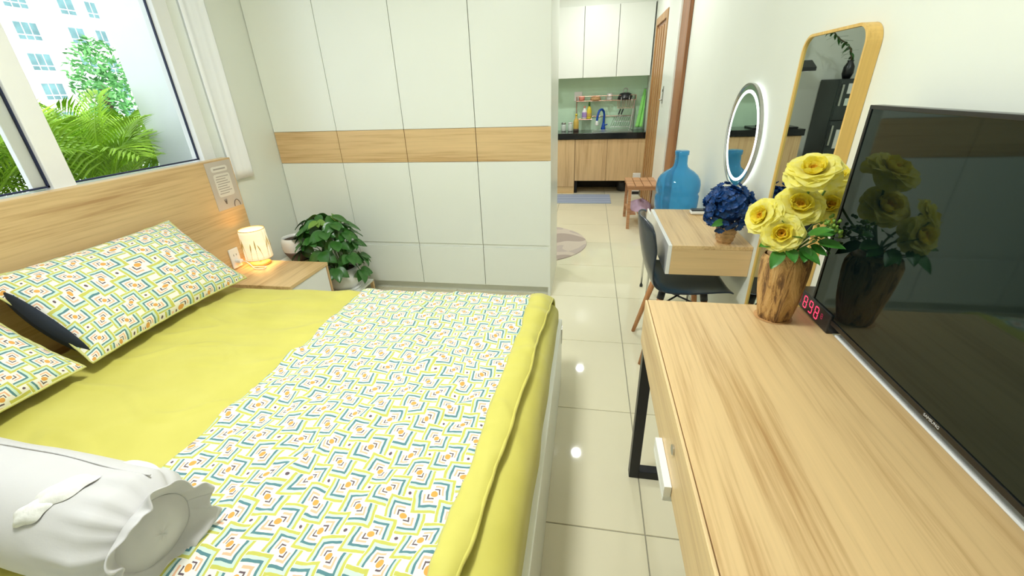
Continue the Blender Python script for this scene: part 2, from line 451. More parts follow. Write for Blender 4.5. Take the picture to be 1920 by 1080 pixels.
d2 = casing('door_2', 5.09, 5.95, 2.06, .075, .04, 'tan')
bx(XR - .02, XR - .003, 5.165, 5.875, .005, 1.985).build('door_leaf', 'brown', d2)
for k in range(4):
    y = 5.2 + k * .17
    bx(XR - .03, XR - .018, y, y + .1, .05, 1.95).build('panel', 'tan', d2, bevel=.004)

# ================================================================== lamps in the ceiling
def lamp(name, label, x, y, r, watts, group=None, col=(.96, 1, .985)):
    t = thing(name, label, 'light', (x, y, CEIL - .02), group)
    MB().lathe([(r + .015, .02), (r + .015, .004), (r + .004, 0), (r, .008)], (x, y, CEIL - .02), 32, cap=False).build('trim_ring', 'whiteg', t, smooth=True)
    MB().lathe([(r, 0), (r * .6, 0), (.001, 0)], (x, y, CEIL - .013), 32, cap=False).build('diffuser', 'lampdisc', t)
    ld = bpy.data.lights.new('bulb', 'AREA'); ld.shape = 'DISK'; ld.size = 2 * r; ld.energy = watts; ld.color = col
    lo = bpy.data.objects.new('bulb', ld); COL.objects.link(lo); lo.parent = t; lo.location = (0, 0, -.004)
    return t
for k, (x, y) in enumerate(((0, 3.77), (0, 5.47), (-1.3, 4.4))):  # the last one is an added fill light, with no fitting seen there
    lamp('downlight', ['round downlight over the passage nearest the wardrobe', 'round downlight over the kitchen end of the passage', 'added unseen round downlight behind the wardrobe'][k], x, y, .042, LAMPW, 'round ceiling downlights')
lamp('fill_lamp', 'added unseen round fill lamp on the ceiling over the bed', -.75, .9, .25, ROOMW)  # unseen lamp added to brighten the bedroom

# ================================================================== wardrobe
WX0, WX1, WF, WD = -2.148, -.235, 2.758, 3.36
wr = thing('wardrobe', 'tall white fitted wardrobe with an oak band across its doors', 'wardrobe', ((WX0 + WX1) / 2, 3.06, 0))
m = bx(WX0, WX1 - .018, WF + .02, WD, .07, 2.5); m.build('body', 'groove', wr)
bx(WX1 - .018, WX1, WF + .002, WD, 0, 2.5).build('side_panel', 'white', wr, bevel=.001)
bx(WX0, WX1 - .018, WF + .05, WD, 0, .07).build('plinth', 'white', wr)
cols = [(-2.146, -1.677), (-1.673, -1.198), (-1.194, -.717), (-.713, -.237)]
for (a, b) in cols:
    bx(a, b, WF, WF + .018, 1.1705, 2.48).build('upper_door', 'white', wr, bevel=.0012)
    bx(a, b, WF, WF + .018, .9625, 1.1685).build('wood_panel', 'oak_x', wr, bevel=.0012)
    bx(a, b, WF, WF + .018, .392, .9605).build('lower_door', 'white', wr, bevel=.0012)
    bx(a, b, WF + .007, WF + .019, .369, .391).build('finger_ledge', 'white', wr)
    bx(a, b, WF, WF + .018, .075, .368).build('drawer_front', 'white', wr, bevel=.0012)

# ================================================================== bed
BY0, BY1, BXF = -.04, 1.80, -.095
bed = thing('bed', 'white bed frame with tall oak headboard under the window', 'bed', (-1.1, .9, 0))
bx(-2.148, -2.09, -.30, 2.254, .08, 1.076).build('headboard', 'oak_hb', bed, bevel=.002)
bx(BXF - .03, BXF, BY0, BY1, .0, .36).build('foot_rail', 'white', bed, bevel=.003)
bx(-2.088, BXF - .032, BY1 - .03, BY1, .0, .36).build('side_rail', 'white', bed, bevel=.003)
bx(-2.088, BXF - .032, BY0, BY0 + .03, .0, .36).build('side_rail', 'white', bed, bevel=.003)
bx(-2.086, BXF - .034, BY0 + .032, BY1 - .032, .14, .20).build('slat_base', 'oak_x', bed)
for y in (BY1 - .03,): bx(BXF - .004, BXF + .003, y - .02, y + .02, .25, .33).build('corner_bracket', 'steel', bed)

MX0, MX1, MY0, MY1, MZ = -2.08, -.112, -.005, 1.765, .50
def path(p, half, r, off=0):
    """distance p from the middle -> (coordinate, drop) around a rounded edge"""
    flat = half - r; R = r + off; arc = R * PI / 2; s = abs(p); sg = 1 if p >= 0 else -1
    if s <= flat: return p, 0.0
    if s <= flat + arc:
        a = (s - flat) / R; return sg * (flat + R * math.sin(a)), R * (1 - math.cos(a))
    return sg * (flat + R), R + (s - flat - arc)
MCX, MCY = (MX0 + MX1) / 2, (MY0 + MY1) / 2
HX, HY = (MX1 - MX0) / 2, (MY1 - MY0) / 2
def wrinkle(x, y):
    w = .005 * nz(x * 2.2, y * 5.0, 1) + .0035 * nz(x * 4 + 2 * nz(x * 2, y * 2, 4), y * 11, 2)
    rg = 1 - abs(nz(x * 1.6 + .7, y * 4.2 + .8 * nz(x * 3, y * 2, 9), 6)) * 2
    r2 = 1 - abs(nz(x * 1.3 + 5, y * 8 + 1.5 * nz(x * 2.5, y * 2, 19), 17)) * 2.2
    return 2.0 * w + .008 * max(0, rg - .72) / .28 + .006 * max(0, r2 - .6) / .4 * max(0, nz(x * 1.5, y * 1.5, 23) + .35)
def sheetpt(u, v, off=0, wr_=1.0):
    x, dx = path(u, HX, .085, off); y, dy = path(v, HY, .075, off)
    d = (dx ** 3 + dy ** 3) ** (1 / 3.0)
    d = min(d, .30)
    z = MZ + off - d
    w = wrinkle(x, y) * wr_ * max(0, 1 - d / .1)
    if d > .06:
        nn = .006 * nz(y * 6, d * 3, 3) * wr_
        if dx > .05: x += nn * (1 if u > 0 else -1)
        if dy > .05: y += nn
    return Vector((MCX + x, MCY + y, z + w))
PU, PV = HX + .19, HY + .19
mt = thing('mattress', 'mattress in a plain lime green fitted sheet on the bed', 'mattress', (MCX, MCY, .2))
MB().grid(lambda a, b: sheetpt((2 * a - 1) * PU, (2 * b - 1) * PV), 150, 240).build('fitted_sheet', 'sheet', mt, smooth=True)
bx(MX0 + .02, MX1 - .02, MY0 + .02, MY1 - .02, .20, .42).build('core', 'wcloth', mt, bevel=.03)

# coverlet: printed panel with plain green border over the foot of the bed
cv = thing('coverlet', 'lime bordered coverlet with chevron print spread over the foot of the bed', 'coverlet', (-.65, MCY, .5))
def cw(x, y):
    k = .009 * nz(x * 7, y * 7, 11) + .006 * nz(x * 18, y * 10, 12)
    rg = 1 - abs(nz(x * 5 + 3, y * 2.2, 16)) * 2
    return k + .008 * max(0, rg - .7) / .3 + .004
def edge_b(v):  # inner border line (u) along bed width
    y = MCY + v; return (-.262 + .045 * max(0, min(1.2, (y - .45) / 1.3)) + .010 * nz(y * 6, 8) + .004 * nz(y * 22, 8)) - MCX
def edge_h(v):
    y = MCY + v; return (-.212 + .082 * max(0, min(1.1, (y - .45) / 1.3)) + .012 * nz(y * 4, 3) + .004 * nz(y * 14, 3)) - MCX
V0, V1 = -HY + .02, HY + .10
def covpt(u, v, lift):
    p = sheetpt(u, v, lift, .6)
    p.z += cw(p.x, p.y) * (1 if p.z > MZ - .02 else .3)
    return p
UL = -1.06 - MCX
def pan(a, b):
    v = V0 + (V1 - V0) * b; ul = UL + .012 * nz(v * 4, 7)
    u = ul + (edge_b(v) - ul) * a
    return covpt(u, v, .012)
def panuv(a, b):
    v = V0 + (V1 - V0) * b; u = UL + (edge_b(v) - UL) * a
    w = .018
    return (u + w * nz(u * 7, v * 7, 21), v * .93 + w * nz(u * 7, v * 7, 22))
MB().grid(pan, 110, 190, panuv).build('printed_panel', 'print', cv, smooth=True, solid=.006)
def bor(a, b):
    v = V0 + (V1 - V0) * b; e0 = edge_b(v) - .012; e1 = edge_h(v)
    u = e0 + (e1 - e0) * a
    p = covpt(u, v, .016 + .012 * math.sin(a * PI) ** .7); 
    p.z += .004 * nz(p.x * 9, p.y * 26, 5)
    return p
MB().grid(bor, 14, 190).build('green_border', 'sheet', cv, smooth=True, solid=.007)
hm = []
for k in range(120):
    v = V0 + (V1 - V0) * k / 119; p = covpt(edge_h(v) - .002, v, .016); p.z += .003; hm.append(p)
MB().tube(hm, .0055, 8).build('hem', 'sheet', cv, smooth=True)

# pillows
def pillow(name, label, group, a, b, T, mat_world, mat, seed):
    t = thing(name, label, 'pillow', mat_world.translation, group)
    def surf(sg):
        def fn(i, j):
            s, q = 2 * i - 1, 2 * j - 1
            s = math.copysign(abs(s) ** .8, s); q = math.copysign(abs(q) ** .8, q)
            pin = 1 - .05 * (1 - q * q); pin2 = 1 - .07 * (1 - s * s)
            x = a * s * pin; y = b * q * pin2
            h = T * (max(0, 1 - abs(s) ** 2.6) * max(0, 1 - abs(q) ** 2.4)) ** .5
            h += .006 * nz(x * 9, y * 9, seed) * (1 - s ** 4) * (1 - q ** 4)
            edge = max(abs(s), abs(q))
            h += .006 * nz(x * 30, y * 30, seed + 3) * max(0, edge - .85) / .15
            return Vector((x, y, sg * h))
        return fn
    me = MB(); me.grid(surf(1), 44, 32, lambda i, j: ((2 * i - 1) * a * 1.02 + seed * .37, (2 * j - 1) * b * 1.08 + seed * .11))
    k = len(me.v); me.move(mat_world); me.build('front_cover', mat, t, smooth=True)
    me = MB(); me.grid(lambda i, j: surf(-1)(1 - i, j), 44, 32, lambda i, j: ((2 * i - 1) * a, (2 * j - 1) * b)); me.move(mat_world); me.build('back_cover', mat, t, smooth=True)
    pts = []
    N = 40
    for k in range(4 * N):
        e, f = divmod(k, N); f = 2 * f / N - 1
        s, q = [(f, -1), (1, f), (-f, 1), (-1, -f)][e]
        pts.append(mat_world @ Vector((a * s * (1 - .05 * (1 - q * q)), b * q * (1 - .07 * (1 - s * s)), .006 * nz(s * 7, q * 7, seed + 3))))
    MB().tube(pts, .0045, 6, closed=True)  .build('edge_seam', 'trim', t, smooth=True)
    return t
# local x = along Y (bed width), local y = up the slope, local z = outward (towards +X, up)
def pmat(y, x0, z0, x1, z1, yaw=0, roll=0):
    ey = Vector((x1 - x0, 0, z1 - z0)).normalized(); ex = Vector((0, 1, 0)); ez = ex.cross(ey)
    if ez.z < 0: ez = -ez; ex = -ex
    m3 = Matrix((ex, ey, ez)).transposed().to_4x4()
    m3.translation = ((x0 + x1) / 2, y, (z0 + z1) / 2)
    return m3 @ Matrix.Rotation(yaw, 4, 'Z') @ Matrix.Rotation(roll, 4, 'X')
pl1 = pillow('pillow', 'chevron print pillow propped on the headboard nearest the lamp', 'chevron print pillows', .375, .225, .075,
             pmat(1.345, -1.735, .565, -2.035, .83), 'print2', 1)
pl2 = pillow('pillow', 'chevron print pillow cut off by the left edge of the photo', 'chevron print pillows', .375, .225, .07,
             pmat(.565, -1.735, .560, -2.04, .80, .03), 'print2', 2)
m = MB().grid(lambda i, j: Vector((0, 0, 0)), 1, 1); m = MB()
# dark inner pillow showing at the open end of the first case
M1 = pmat(1.345, -1.735, .565, -2.035, .83)
def ins(i, j):
    a = i * 2 * PI; q = 2 * j - 1
    rr = max(0, 1 - abs(q) ** 2.2) ** .5
    sx = 1 if (M1 @ Vector((1, 0, 0)) - M1.translation).y < 0 else -1
    return M1 @ Vector((sx * (.352 + .022 * math.sin(j * PI) * (1 if math.cos(a) > 0 else .2) * abs(math.cos(a))), .18 * q - .02, .045 * rr * math.sin(a)))
MB().grid(ins, 20, 16).build('inner_pillow', 'navy', pl1, smooth=True)

# white bolster with ruffled end
BE = Vector((-.825, .420, .604)); BA = Vector((1, -.05, 0)).normalized(); BN = Vector((.05, 1, 0)).normalized(); BR = .107
bo = thing('bolster', 'white cotton bolster with ruffled end lying across the bed', 'pillow', (-1.2, .44, .5))
def bp_(along, r, a):   # along = metres back from the end, a = angle from the far side over the top
    return BE - BA * along + BN * (r * math.cos(a)) + Vector((0, 0, r * math.sin(a) * .96))
def bolster(i, j):
    a = 2 * PI * i; al = .80 * (1 - j); t = max(0, 1 - al / .17)
    r = BR * (1 + .05 * math.sin(al * 3)) + .004 * nz(al * 6, math.cos(a) * 1.5, 30 + math.sin(a))
    r += t * .020 * nz(math.cos(a) * 4.2, math.sin(a) * 4.2, 31 + al * 3)
    if al < .05: r *= 1 - .36 * (1 - al / .05) ** 1.6
    if al > .75: r *= math.sqrt(max(0, 1 - ((al - .75) / .05) ** 2))
    return bp_(al, r, a)
MB().grid(bolster, 96, 110).build('body', 'wcloth', bo, smooth=True)
def endcap(i, j):
    a = 2 * PI * i; r = BR * .66 * (1 - j)
    return bp_(-.02 * math.sin(j * PI / 2) - .004 * nz(math.cos(a) * 2, j * 3, 33), r, a)
MB().grid(endcap, 48, 10).build('end_panel', 'wcloth', bo, smooth=True)
def ruffle(i, j):
    a = 2 * PI * i; w = math.sin(a * 6 + 1.5 * math.sin(a * 2)) + 1.2 * nz(math.cos(a) * 3, math.sin(a) * 3, 35)
    r = BR * .66 + (.030 + .012 * w) * j
    return bp_(.002 - (.040 + .012 * nz(math.cos(a) * 4, math.sin(a) * 4, 37)) * j ** 1.3, r, a + .06 * w * j)
MB().grid(ruffle, 180, 8).build('ruffle', 'wcloth', bo, smooth=True, solid=.003)
sm = []
for k in range(70):
    al = .03 + .72 * k / 69; a = math.radians(60 + 5 * nz(al * 5, 1)); sm.append(bp_(al, BR * (1 + .05 * math.sin(al * 3)) + .002, a))
MB().tube(sm, .0018, 6).build('seam', 'wcloth', bo, smooth=True)
for (ang0, al0, la, lw) in ((98, .150, .034, .040), (122, .175, .030, .026), (40, .105, .045, .010)):
    def wing(i, j):
        th = 2 * PI * i; q = j * (1 + .10 * math.sin(th * 5 + al0 * 40))
        al = al0 + la * q * math.cos(th) + lw * .5 * q * math.sin(th); a = math.radians(ang0) + lw * q * math.sin(th) / BR
        return bp_(al, BR * (1 + .05 * math.sin(al * 3)) + .002 + .009 * (1 - j ** 3), a)
    MB().grid(wing, 40, 8).build('lace_petal', 'lace', bo, smooth=True)

# ================================================================== headboard notice, socket
nt = thing('notice_card', 'grey printed notice stuck on the corner of the headboard', 'notice', (-2.0885, 2.15, .8))
CY0, CY1 = 2.062, 2.246
bx(-2.0895, -2.088, CY0, CY1, .800, 1.068).build('card', 'paper', nt)
def rrect(y0, y1, z0, z1, r, n=6):
    P = []
    for (cy, cz, a0) in ((y1 - r, z1 - r, 0), (y0 + r, z1 - r, 90), (y0 + r, z0 + r, 180), (y1 - r, z0 + r, 270)):
        for k in range(n + 1):
            a = math.radians(a0 + 90 * k / n); P.append((cy + r * math.cos(a), cz + r * math.sin(a)))
    return P
def plate(poly, xa, xb): return MB().prism(poly, lambda p, q: (xb, p, q), lambda p, q: (xa, p, q))
plate(rrect(2.095, 2.21, 1.012, 1.042, .012), -2.088, -2.0872).build('heading_box', 'paperw', nt)
plate(rrect(2.096, 2.212, .872, 1.0, .014), -2.088, -2.0872).build('text_box', 'paperw', nt)
for k in range(8):
    z = .985 - k * .0135; bx(-2.0872, -2.0868, 2.106 + .006 * (k % 3 == 0), 2.2 - .012 * ((k * 5) % 3), z - .0022, z + .0022).build('text_line', 'ink', nt)
bx(-2.0872, -2.0868, 2.11, 2.195, 1.023, 1.031).build('text_line', 'ink', nt)
arc = [(-2.087, 2.205 + .022 * math.cos(a), .803 + .036 * math.sin(a)) for a in [PI * k / 12 for k in range(13)]]
MB().tube(arc, .0022, 6).build('rainbow_arc', 'inkd', nt)
for a in (-.5, -.1, .35):
    MB().tube([(-2.087, 2.13, .83), (-2.087, 2.13 + .025 * math.sin(a), .83 + .03 * math.cos(a))], [.003, .001], 6).build('sprig', 'inkd', nt)

so = thing('wall_socket', 'white double power socket on the headboard beside the lamp', 'socket', (-2.0885, 2.06, .45))
bx(-2.0895, -2.080, 2.025, 2.095, .455, .575).build('face_plate', 'whiteg', so, bevel=.004)
for z in (.535, .495):
    for y in (2.05, 2.07):
        bx(-2.0802, -2.0794, y - .0015, y + .0015, z - .006, z + .006).build('slot', 'blackp', so)

# ================================================================== nightstand + lamp + plants
NX0, NX1, NY0, NY1, NZ = -2.086, -1.575, 1.835, 2.20, .45
ns = thing('nightstand', 'low oak topped nightstand with white drawer beside the bed', 'nightstand', (-1.83, 2.02, 0))
bx(NX0, NX1, NY0, NY1, NZ - .02, NZ).build('top', 'oak_y', ns, bevel=.0015)
bx(NX0 + .005, NX1 - .025, NY0 + .016, NY1 - .016, .06, NZ - .02).build('body', 'white', ns)
bx(NX1 - .022, NX1 - .004, NY0 + .004, NY1 - .02, .08, NZ - .022).build('drawer_front', 'whiteg', ns, bevel=.0015)
bx(NX0, NX1 - .002, NY1 - .016, NY1, 0, NZ - .02).build('side_panel', 'oak_z', ns, bevel=.001)
bx(NX0, NX1 - .002, NY0, NY0 + .016, 0, NZ - .02).build('side_panel', 'oak_z', ns, bevel=.001)

LX, LY = -1.985, 2.135
lp = thing('table_lamp', 'small lit lamp with wheat print shade on the nightstand', 'lamp', (LX, LY, NZ))
MB().lathe([(.052, 0), (.056, .004), (.056, .014), (.05, .018), (.012, .019), (.001, .019)], (LX, LY, NZ), 36).build('base', 'gold', lp, smooth=True)
MB().cyl((LX, LY, NZ + .018), (LX, LY, NZ + .09), .008, n=14).build('stem', 'gold', lp, smooth=True)
sh = MB(); SZ0, SZ1, R0, R1 = NZ + .045, NZ + .225, .076, .071
def shd(i, j):
    a = 2 * PI * i; r = R0 + (R1 - R0) * j; return (LX + r * math.cos(a), LY + r * math.sin(a), SZ0 + (SZ1 - SZ0) * j)
sho = sh.grid(shd, 48, 8, lambda i, j: (i, j)).build('shade', 'shade', lp, smooth=True, solid=.0015)
for z, r in ((SZ0, R0), (SZ1, R1)):
    MB().tube([(LX + r * math.cos(2 * PI * k / 40), LY + r * math.sin(2 * PI * k / 40), z) for k in range(40)], .0018, 6, closed=True).build('rim', 'wheat', sho)
for k in range(11):   # printed wheat ears
    a0 = math.radians(-150 + k * 24); lean = .25 * math.sin(k * 2.3); h = .09 + .05 * ((k * 7) % 5) / 5
    pts = []
    for q in range(7):
        z = SZ0 + .008 + h * q / 6; a = a0 + lean * (q / 6) ** 1.5; r = R0 + (R1 - R0) * (z - SZ0) / (SZ1 - SZ0) + .0012
        pts.append((LX + r * math.cos(a), LY + r * math.sin(a), z))
    MB().tube(pts, [.0007, .0007, .0008, .0012, .0032, .003, .0006], 6).build('wheat_ear', 'wheat', sho)
ld = bpy.data.lights.new('bulb', 'POINT'); ld.energy = 1.0; ld.color = (1, .62, .28); ld.shadow_soft_size = .03
lo = bpy.data.objects.new('bulb', ld); COL.objects.link(lo); lo.parent = lp; lo.location = (0, 0, .10)
pg = bx(-2.081, -2.045, 2.045, 2.075, .485, .508); pg.build('plug', 'whiteg', lp, bevel=.006)
cp = [(-2.046, 2.06, .497), (-2.02, 2.062, .492), (-1.99, 2.06, .47), (-1.965, 2.05, .456), (-1.93, 2.045, .4545), (-1.905, 2.06, .4545), (-1.915, 2.085, .4545), (-1.945, 2.08, .4545), (-1.985, 2.075, .4545), (-2.0, 2.09, .456)]
def smoothpts(P, n=8):
    P = [Vector(p) for p in P]; out = []
    for i in range(len(P) - 1):
        a = P[max(0, i - 1)]; b = P[i]; c = P[i + 1]; d = P[min(len(P) - 1, i + 2)]
        for k in range(n):
            t = k / n
            out.append(.5 * ((2 * b) + (c - a) * t + (2 * a - 5 * b + 4 * c - d) * t * t + (3 * b - a - 3 * c + d) * t ** 3))
    return out + [P[-1]]
MB().tube(smoothpts(cp), .003, 8).build('cord', 'whiteg', lp, smooth=True)

# tiered plant stand with two pots
ps = thing('plant_stand', 'small two tier plant stand between nightstand and wardrobe', 'stand', (-1.8, 2.47, 0))
bx(-2.09, -1.83, 2.33, 2.60, .345, .36).build('upper_shelf', 'white', ps, bevel=.002)
bx(-1.81, -1.52, 2.33, 2.60, .145, .16).build('lower_shelf', 'white', ps, bevel=.002)
for (x, z) in ((-2.085, .345), (-1.845, .345), (-1.82, .345), (-1.535, .145)):
    for y in (2.335, 2.575):
        bx(x, x + .02, y, y + .02, 0, z).build('leg', 'oak_z', ps)
p1 = thing('round_pot', 'round cream pot with dark base behind the lamp', 'pot', (-1.955, 2.45, .36))
c0 = (-1.955, 2.45, .36)
MB().lathe([(.045, 0), (.06, .01), (.085, .06), (.09, .075)], c0, 36).build('base', 'inkd', p1, smooth=True)
MB().lathe([(.09, .075), (.095, .10), (.092, .14), (.084, .165), (.078, .165), (.08, .14)], c0, 36, cap=False).build('bowl', 'whiteg', p1, smooth=True)
MB().lathe([(.08, .145), (.03, .15), (.001, .15)], c0, 24, cap=False).build('soil', 'soil', p1)
pp = thing('potted_plant', 'bushy green potted plant in a white bowl beside the nightstand', 'plant', (-1.655, 2.45, .16))
c1 = (-1.655, 2.45, .16)
MB().lathe([(.06, 0), (.09, .012), (.118, .06), (.122, .10), (.112, .14), (.098, .155), (.092, .15), (.10, .12)], c1, 40, cap=False).build('bowl', 'whiteg', pp, smooth=True)
MB().lathe([(.098, .13), (.04, .135), (.001, .135)], c1, 24, cap=False).build('soil', 'soil', pp)
MB().lathe([(.075, -.0), (.11, .004), (.115, .014), (.108, .014)], c1, 32).build('saucer', 'whiteg', pp, smooth=True)
def leaf_mesh(name, L, W, mat, droop=.25, fold=.15, n=7, tip=1.0):
    m = MB()
    def fn(i, j):
        s = j; w = W * (math.sin(PI * s ** .75) ** .8) * (1 if s < .98 else .2)
        q = 2 * i - 1
        return Vector((q * w, L * s, -droop * L * s * s + fold * W * abs(q)))
    m.grid(fn, 4, n); return m.mesh(name, mat=MT[mat], smooth=True)
LM = [leaf_mesh('leaf', .095, .032, 'leaf', .4), leaf_mesh('leaf', .08, .03, 'leaf', .25), leaf_mesh('leaf', .065, .022, 'leafl', .3)]
rnd = random.Random(5)
stems = MB(); ctr = Vector((-1.70, 2.43, .30))
for k in range(36):
    a = k * 2.399; e = (k + .5) / 36
    out = .05 + .15 * math.sqrt(e) ; up = .33 * (1 - e) ** .8 + .03 - .16 * max(0, e - .55)
    tip = ctr + Vector((out * math.cos(a) * 1.05 , out * math.sin(a) * .8, up + .02))
    if tip.y < 2.26 and tip.x < -1.55 and tip.z < .5: tip.y = 2.26 + .02 * rnd.random()
    base = Vector((-1.655 + .04 * math.cos(a), 2.45 + .04 * math.sin(a), .30))
    midp = (base + tip) / 2 + Vector((0, 0, .07))
    stems.tube(smoothpts([base, midp, tip], 4), .0028, 6)
    nl = 6
    for q in range(nl):
        an = 2 * PI * q / nl + rnd.random() * .5
        outward = Vector((math.cos(a), math.sin(a) * .8, .25 - e * .5))
        dirv = (Vector((math.cos(an), math.sin(an), -.25 - .3 * rnd.random())) + outward * .6).normalized()
        zax = (outward + Vector((0, 0, .9))).normalized(); zax = (zax - dirv * zax.dot(dirv)).normalized(); xax = dirv.cross(zax)
        m4 = Matrix((xax, dirv, zax)).transposed().to_4x4(); m4.translation = tip - ABS[pp.name]
        sc = .75 + .5 * rnd.random()
        end = tip + dirv * .085 * sc
        if end.y > 2.74 or (end.y < 2.21 and end.z < .47): continue
        inst('leaf', LM[2] if (k < 4 and rnd.random() < .6) else LM[rnd.randrange(2)], pp, m4 @ Matrix.Scale(sc, 4))
stems.build('stems', 'stem', pp, smooth=True)

# ================================================================== curtain
cu = thing('curtain', 'narrow white curtain drawn back beside the window', 'curtain', (XL + .03, 2.35, .935))
def curt(i, j):
    y = 2.275 + .168 * i; z = .935 + 1.40 * j
    return Vector((XL + .022 + .005 * math.sin(i * 9 + 1.5 * math.sin(i * 5)) + .003 * nz(i * 5, z * 1.5), y, z))
MB().grid(curt, 60, 24).build('cloth', 'curtain', cu, smooth=True, solid=.002)
MB().cyl((XL + .03, .0, 2.345), (XL + .03, 2.5, 2.345), .01, n=14).build('rod', 'whiteg', cu, smooth=True)
for y in (.1, 2.47): MB().cyl((XL, y, 2.345), (XL + .03, y, 2.345), .007, n=10).build('bracket', 'whiteg', cu)

# ================================================================== desk + TV + clock + vase
TX0, TX1, TY0, TY1, TZ = .20, .672, -.12, 1.268, .75
dk = thing('desk', 'long oak desk with black metal legs under the television', 'desk', (.436, .57, 0))
bx(TX0 + .0085, TX1, TY0, TY1, TZ - .018, TZ).build('top', 'oak_y', dk, bevel=.001)
bx(TX0 + .012, TX1, TY0 + .002, TY1 - .002, .592, TZ - .019).build('case', 'oak_y', dk)
dr = bx(TX0, TX0 + .0065, TY0 + .001, TY1 - .001, .592, TZ - .0005).build('drawer_front', 'oak_edge', dk, bevel=.001)
bx(TX0 - .016, TX0 + .006, .657, .797, .578, .5915).box(TX0 - .016, TX0 - .0005, .657, .797, .5915, .620).build('pull_tab', 'whiteg', dr, bevel=.001)
MB().cyl((TX0 - .004, .692, .690), (TX0 + .001, .692, .690), .011, n=20).build('lock', 'chrome', dr, smooth=False)
for y in (TY1 - .05, TY0 + .03):
    m = bx(.205, .241, y, y + .036, 0, .59).box(.629, .665, y, y + .036, 0, .59).box(.241, .629, y, y + .036, 0, .036).box(.241, .629, y, y + .036, .554, .59)
    m.build('leg_frame', 'bmetal', dk, bevel=.002)

tag(bx(.6735, .70, TY0, 1.104, .715, .7515).build('cable_duct', 'whiteg', None, bevel=.003), 'slim white cable duct along the back edge of the desk', 'duct')
tv = thing('television', 'large black flat television mounted on the wall above the desk', 'television', (.68, .73, .775))
TVX, TVA, TVB, TVZ0, TVZ1 = .657, .245, 1.222, .781, 1.318
bx(TVX + .004, TVX + .03, TVA, TVB, TVZ0, TVZ1).build('cabinet', 'bezel', tv, bevel=.003)
b = .009; m = MB()
m.box(TVX, TVX + .006, TVA, TVB, TVZ0, TVZ0 + .013).box(TVX, TVX + .006, TVA, TVB, TVZ1 - b, TVZ1).box(TVX, TVX + .006, TVA, TVA + b, TVZ0 + .013, TVZ1 - b).box(TVX, TVX + .006, TVB - b, TVB, TVZ0 + .013, TVZ1 - b)
m.build('bezel', 'bezel', tv, bevel=.001)
bx(TVX + .0025, TVX + .0045, TVA + b, TVB - b, TVZ0 + .013, TVZ1 - b).build('screen', 'screen', tv)
m = MB()
for k in range(60):
    z = TVZ0 + .01 + k * (TVZ1 - TVZ0 - .02) / 59; m.box(TVX + .010, TVX + .026, TVB - .0005, TVB + .0012, z - .002, z + .002)
m.build('edge_vents', 'groove', tv)
bx(TVX + .03, XR - .001, .55, .92, .92, 1.2).build('wall_bracket', 'bmetal', tv)
def text_mesh(body, size, mat, parent, mw_, name='logo', ext=.0003):
    cu_ = bpy.data.curves.new(name, 'FONT'); cu_.body = body; cu_.size = size; cu_.extrude = ext; cu_.align_x = 'CENTER'; cu_.align_y = 'CENTER'
    o = bpy.data.objects.new('tmp', cu_); COL.objects.link(o)
    dg = bpy.context.evaluated_depsgraph_get(); me = bpy.data.meshes.new_from_object(o.evaluated_get(dg))
    bpy.data.objects.remove(o); me.materials.clear(); me.materials.append(MT[mat])
    return inst(name, me, parent, Matrix.Translation(-ABS[parent.name]) @ mw_)
# text facing -X, reading along -Y, up +Z
FACE = Matrix(((0, 0, -1, 0), (-1, 0, 0, 0), (0, 1, 0, 0), (0, 0, 0, 1)))
text_mesh('SAMSUNG', .0088, 'logo', tv, Matrix.Translation((TVX - .0004, .731, TVZ0 + .0068)) @ FACE)

ck = thing('digital_clock', 'black digital clock with red digits at the corner of the television', 'clock', (.677, 1.205, .75))
bx(.654, .70, 1.108, 1.30, .7505, .806).build('case', 'blackp', ck, bevel=.003)
SEG = dict(a=(0, .5, 1, 0), b=(.5, .25, 0, 1), c=(.5, -.25, 0, 1), d=(0, -.5, 1, 0), e=(-.5, -.25, 0, 1), f=(-.5, .25, 0, 1), g=(0, 0, 1, 0))
DIG = {'1': 'bc', '8': 'abcdefg', '9': 'abcdfg'}
def digit(ch, y, z, w, h, mat):
    m = MB(); tck = w * .15
    for s in DIG[ch]:
        px, pz, hor, ver = SEG[s]; cy = y - px * w; cz = z + pz * h
        hw = w * .40 if hor else tck * .5; hh = tck * .5 if hor else h * .2
        m.box(.6532, .6542, cy - hw, cy + hw, cz - hh, cz + hh)
    m.build('digit', mat, ck)
digit('1', 1.277, .779, .016, .032, 'digitd')
for y, c in ((1.243, '8'), (1.209, '9'), (1.175, '8')): digit(c, y, .779, .018, .034, 'digit')
digit('8', 1.146, .783, .008, .014, 'digitd')

VX, VY = .553, 1.195
va = thing('log_vase', 'rough bark log vase on the desk beside the television', 'vase', (VX, VY, TZ))
def logf(i, j):
    a = 2 * PI * i; r = .043 + .009 * math.sin(j * 2.6) + .014 * j
    r += .008 * nz(math.cos(a) * 1.6, math.sin(a) * 1.6, 40 + j * 1.2) + .004 * nz(math.cos(a) * 5, math.sin(a) * 5, 43 + j * 2.5)
    if j > .9: r *= 1 - .10 * (j - .9) / .1
    if j < .04: r *= .95
    return (VX + r * math.cos(a), VY + r * math.sin(a), TZ + .195 * j)
MB().grid(logf, 60, 40).build('bark_body', 'bark', va, smooth=True)
MB().lathe([(.052, .193), (.050, .200), (.044, .203), (.034, .200), (.030, .17)], (VX, VY, TZ), 32, cap=False).build('neck', 'logrim', va, smooth=True)
MB().lathe([(.05, .001), (.001, .001)], (VX, VY, TZ), 24, cap=False).build('base', 'logrim', va)
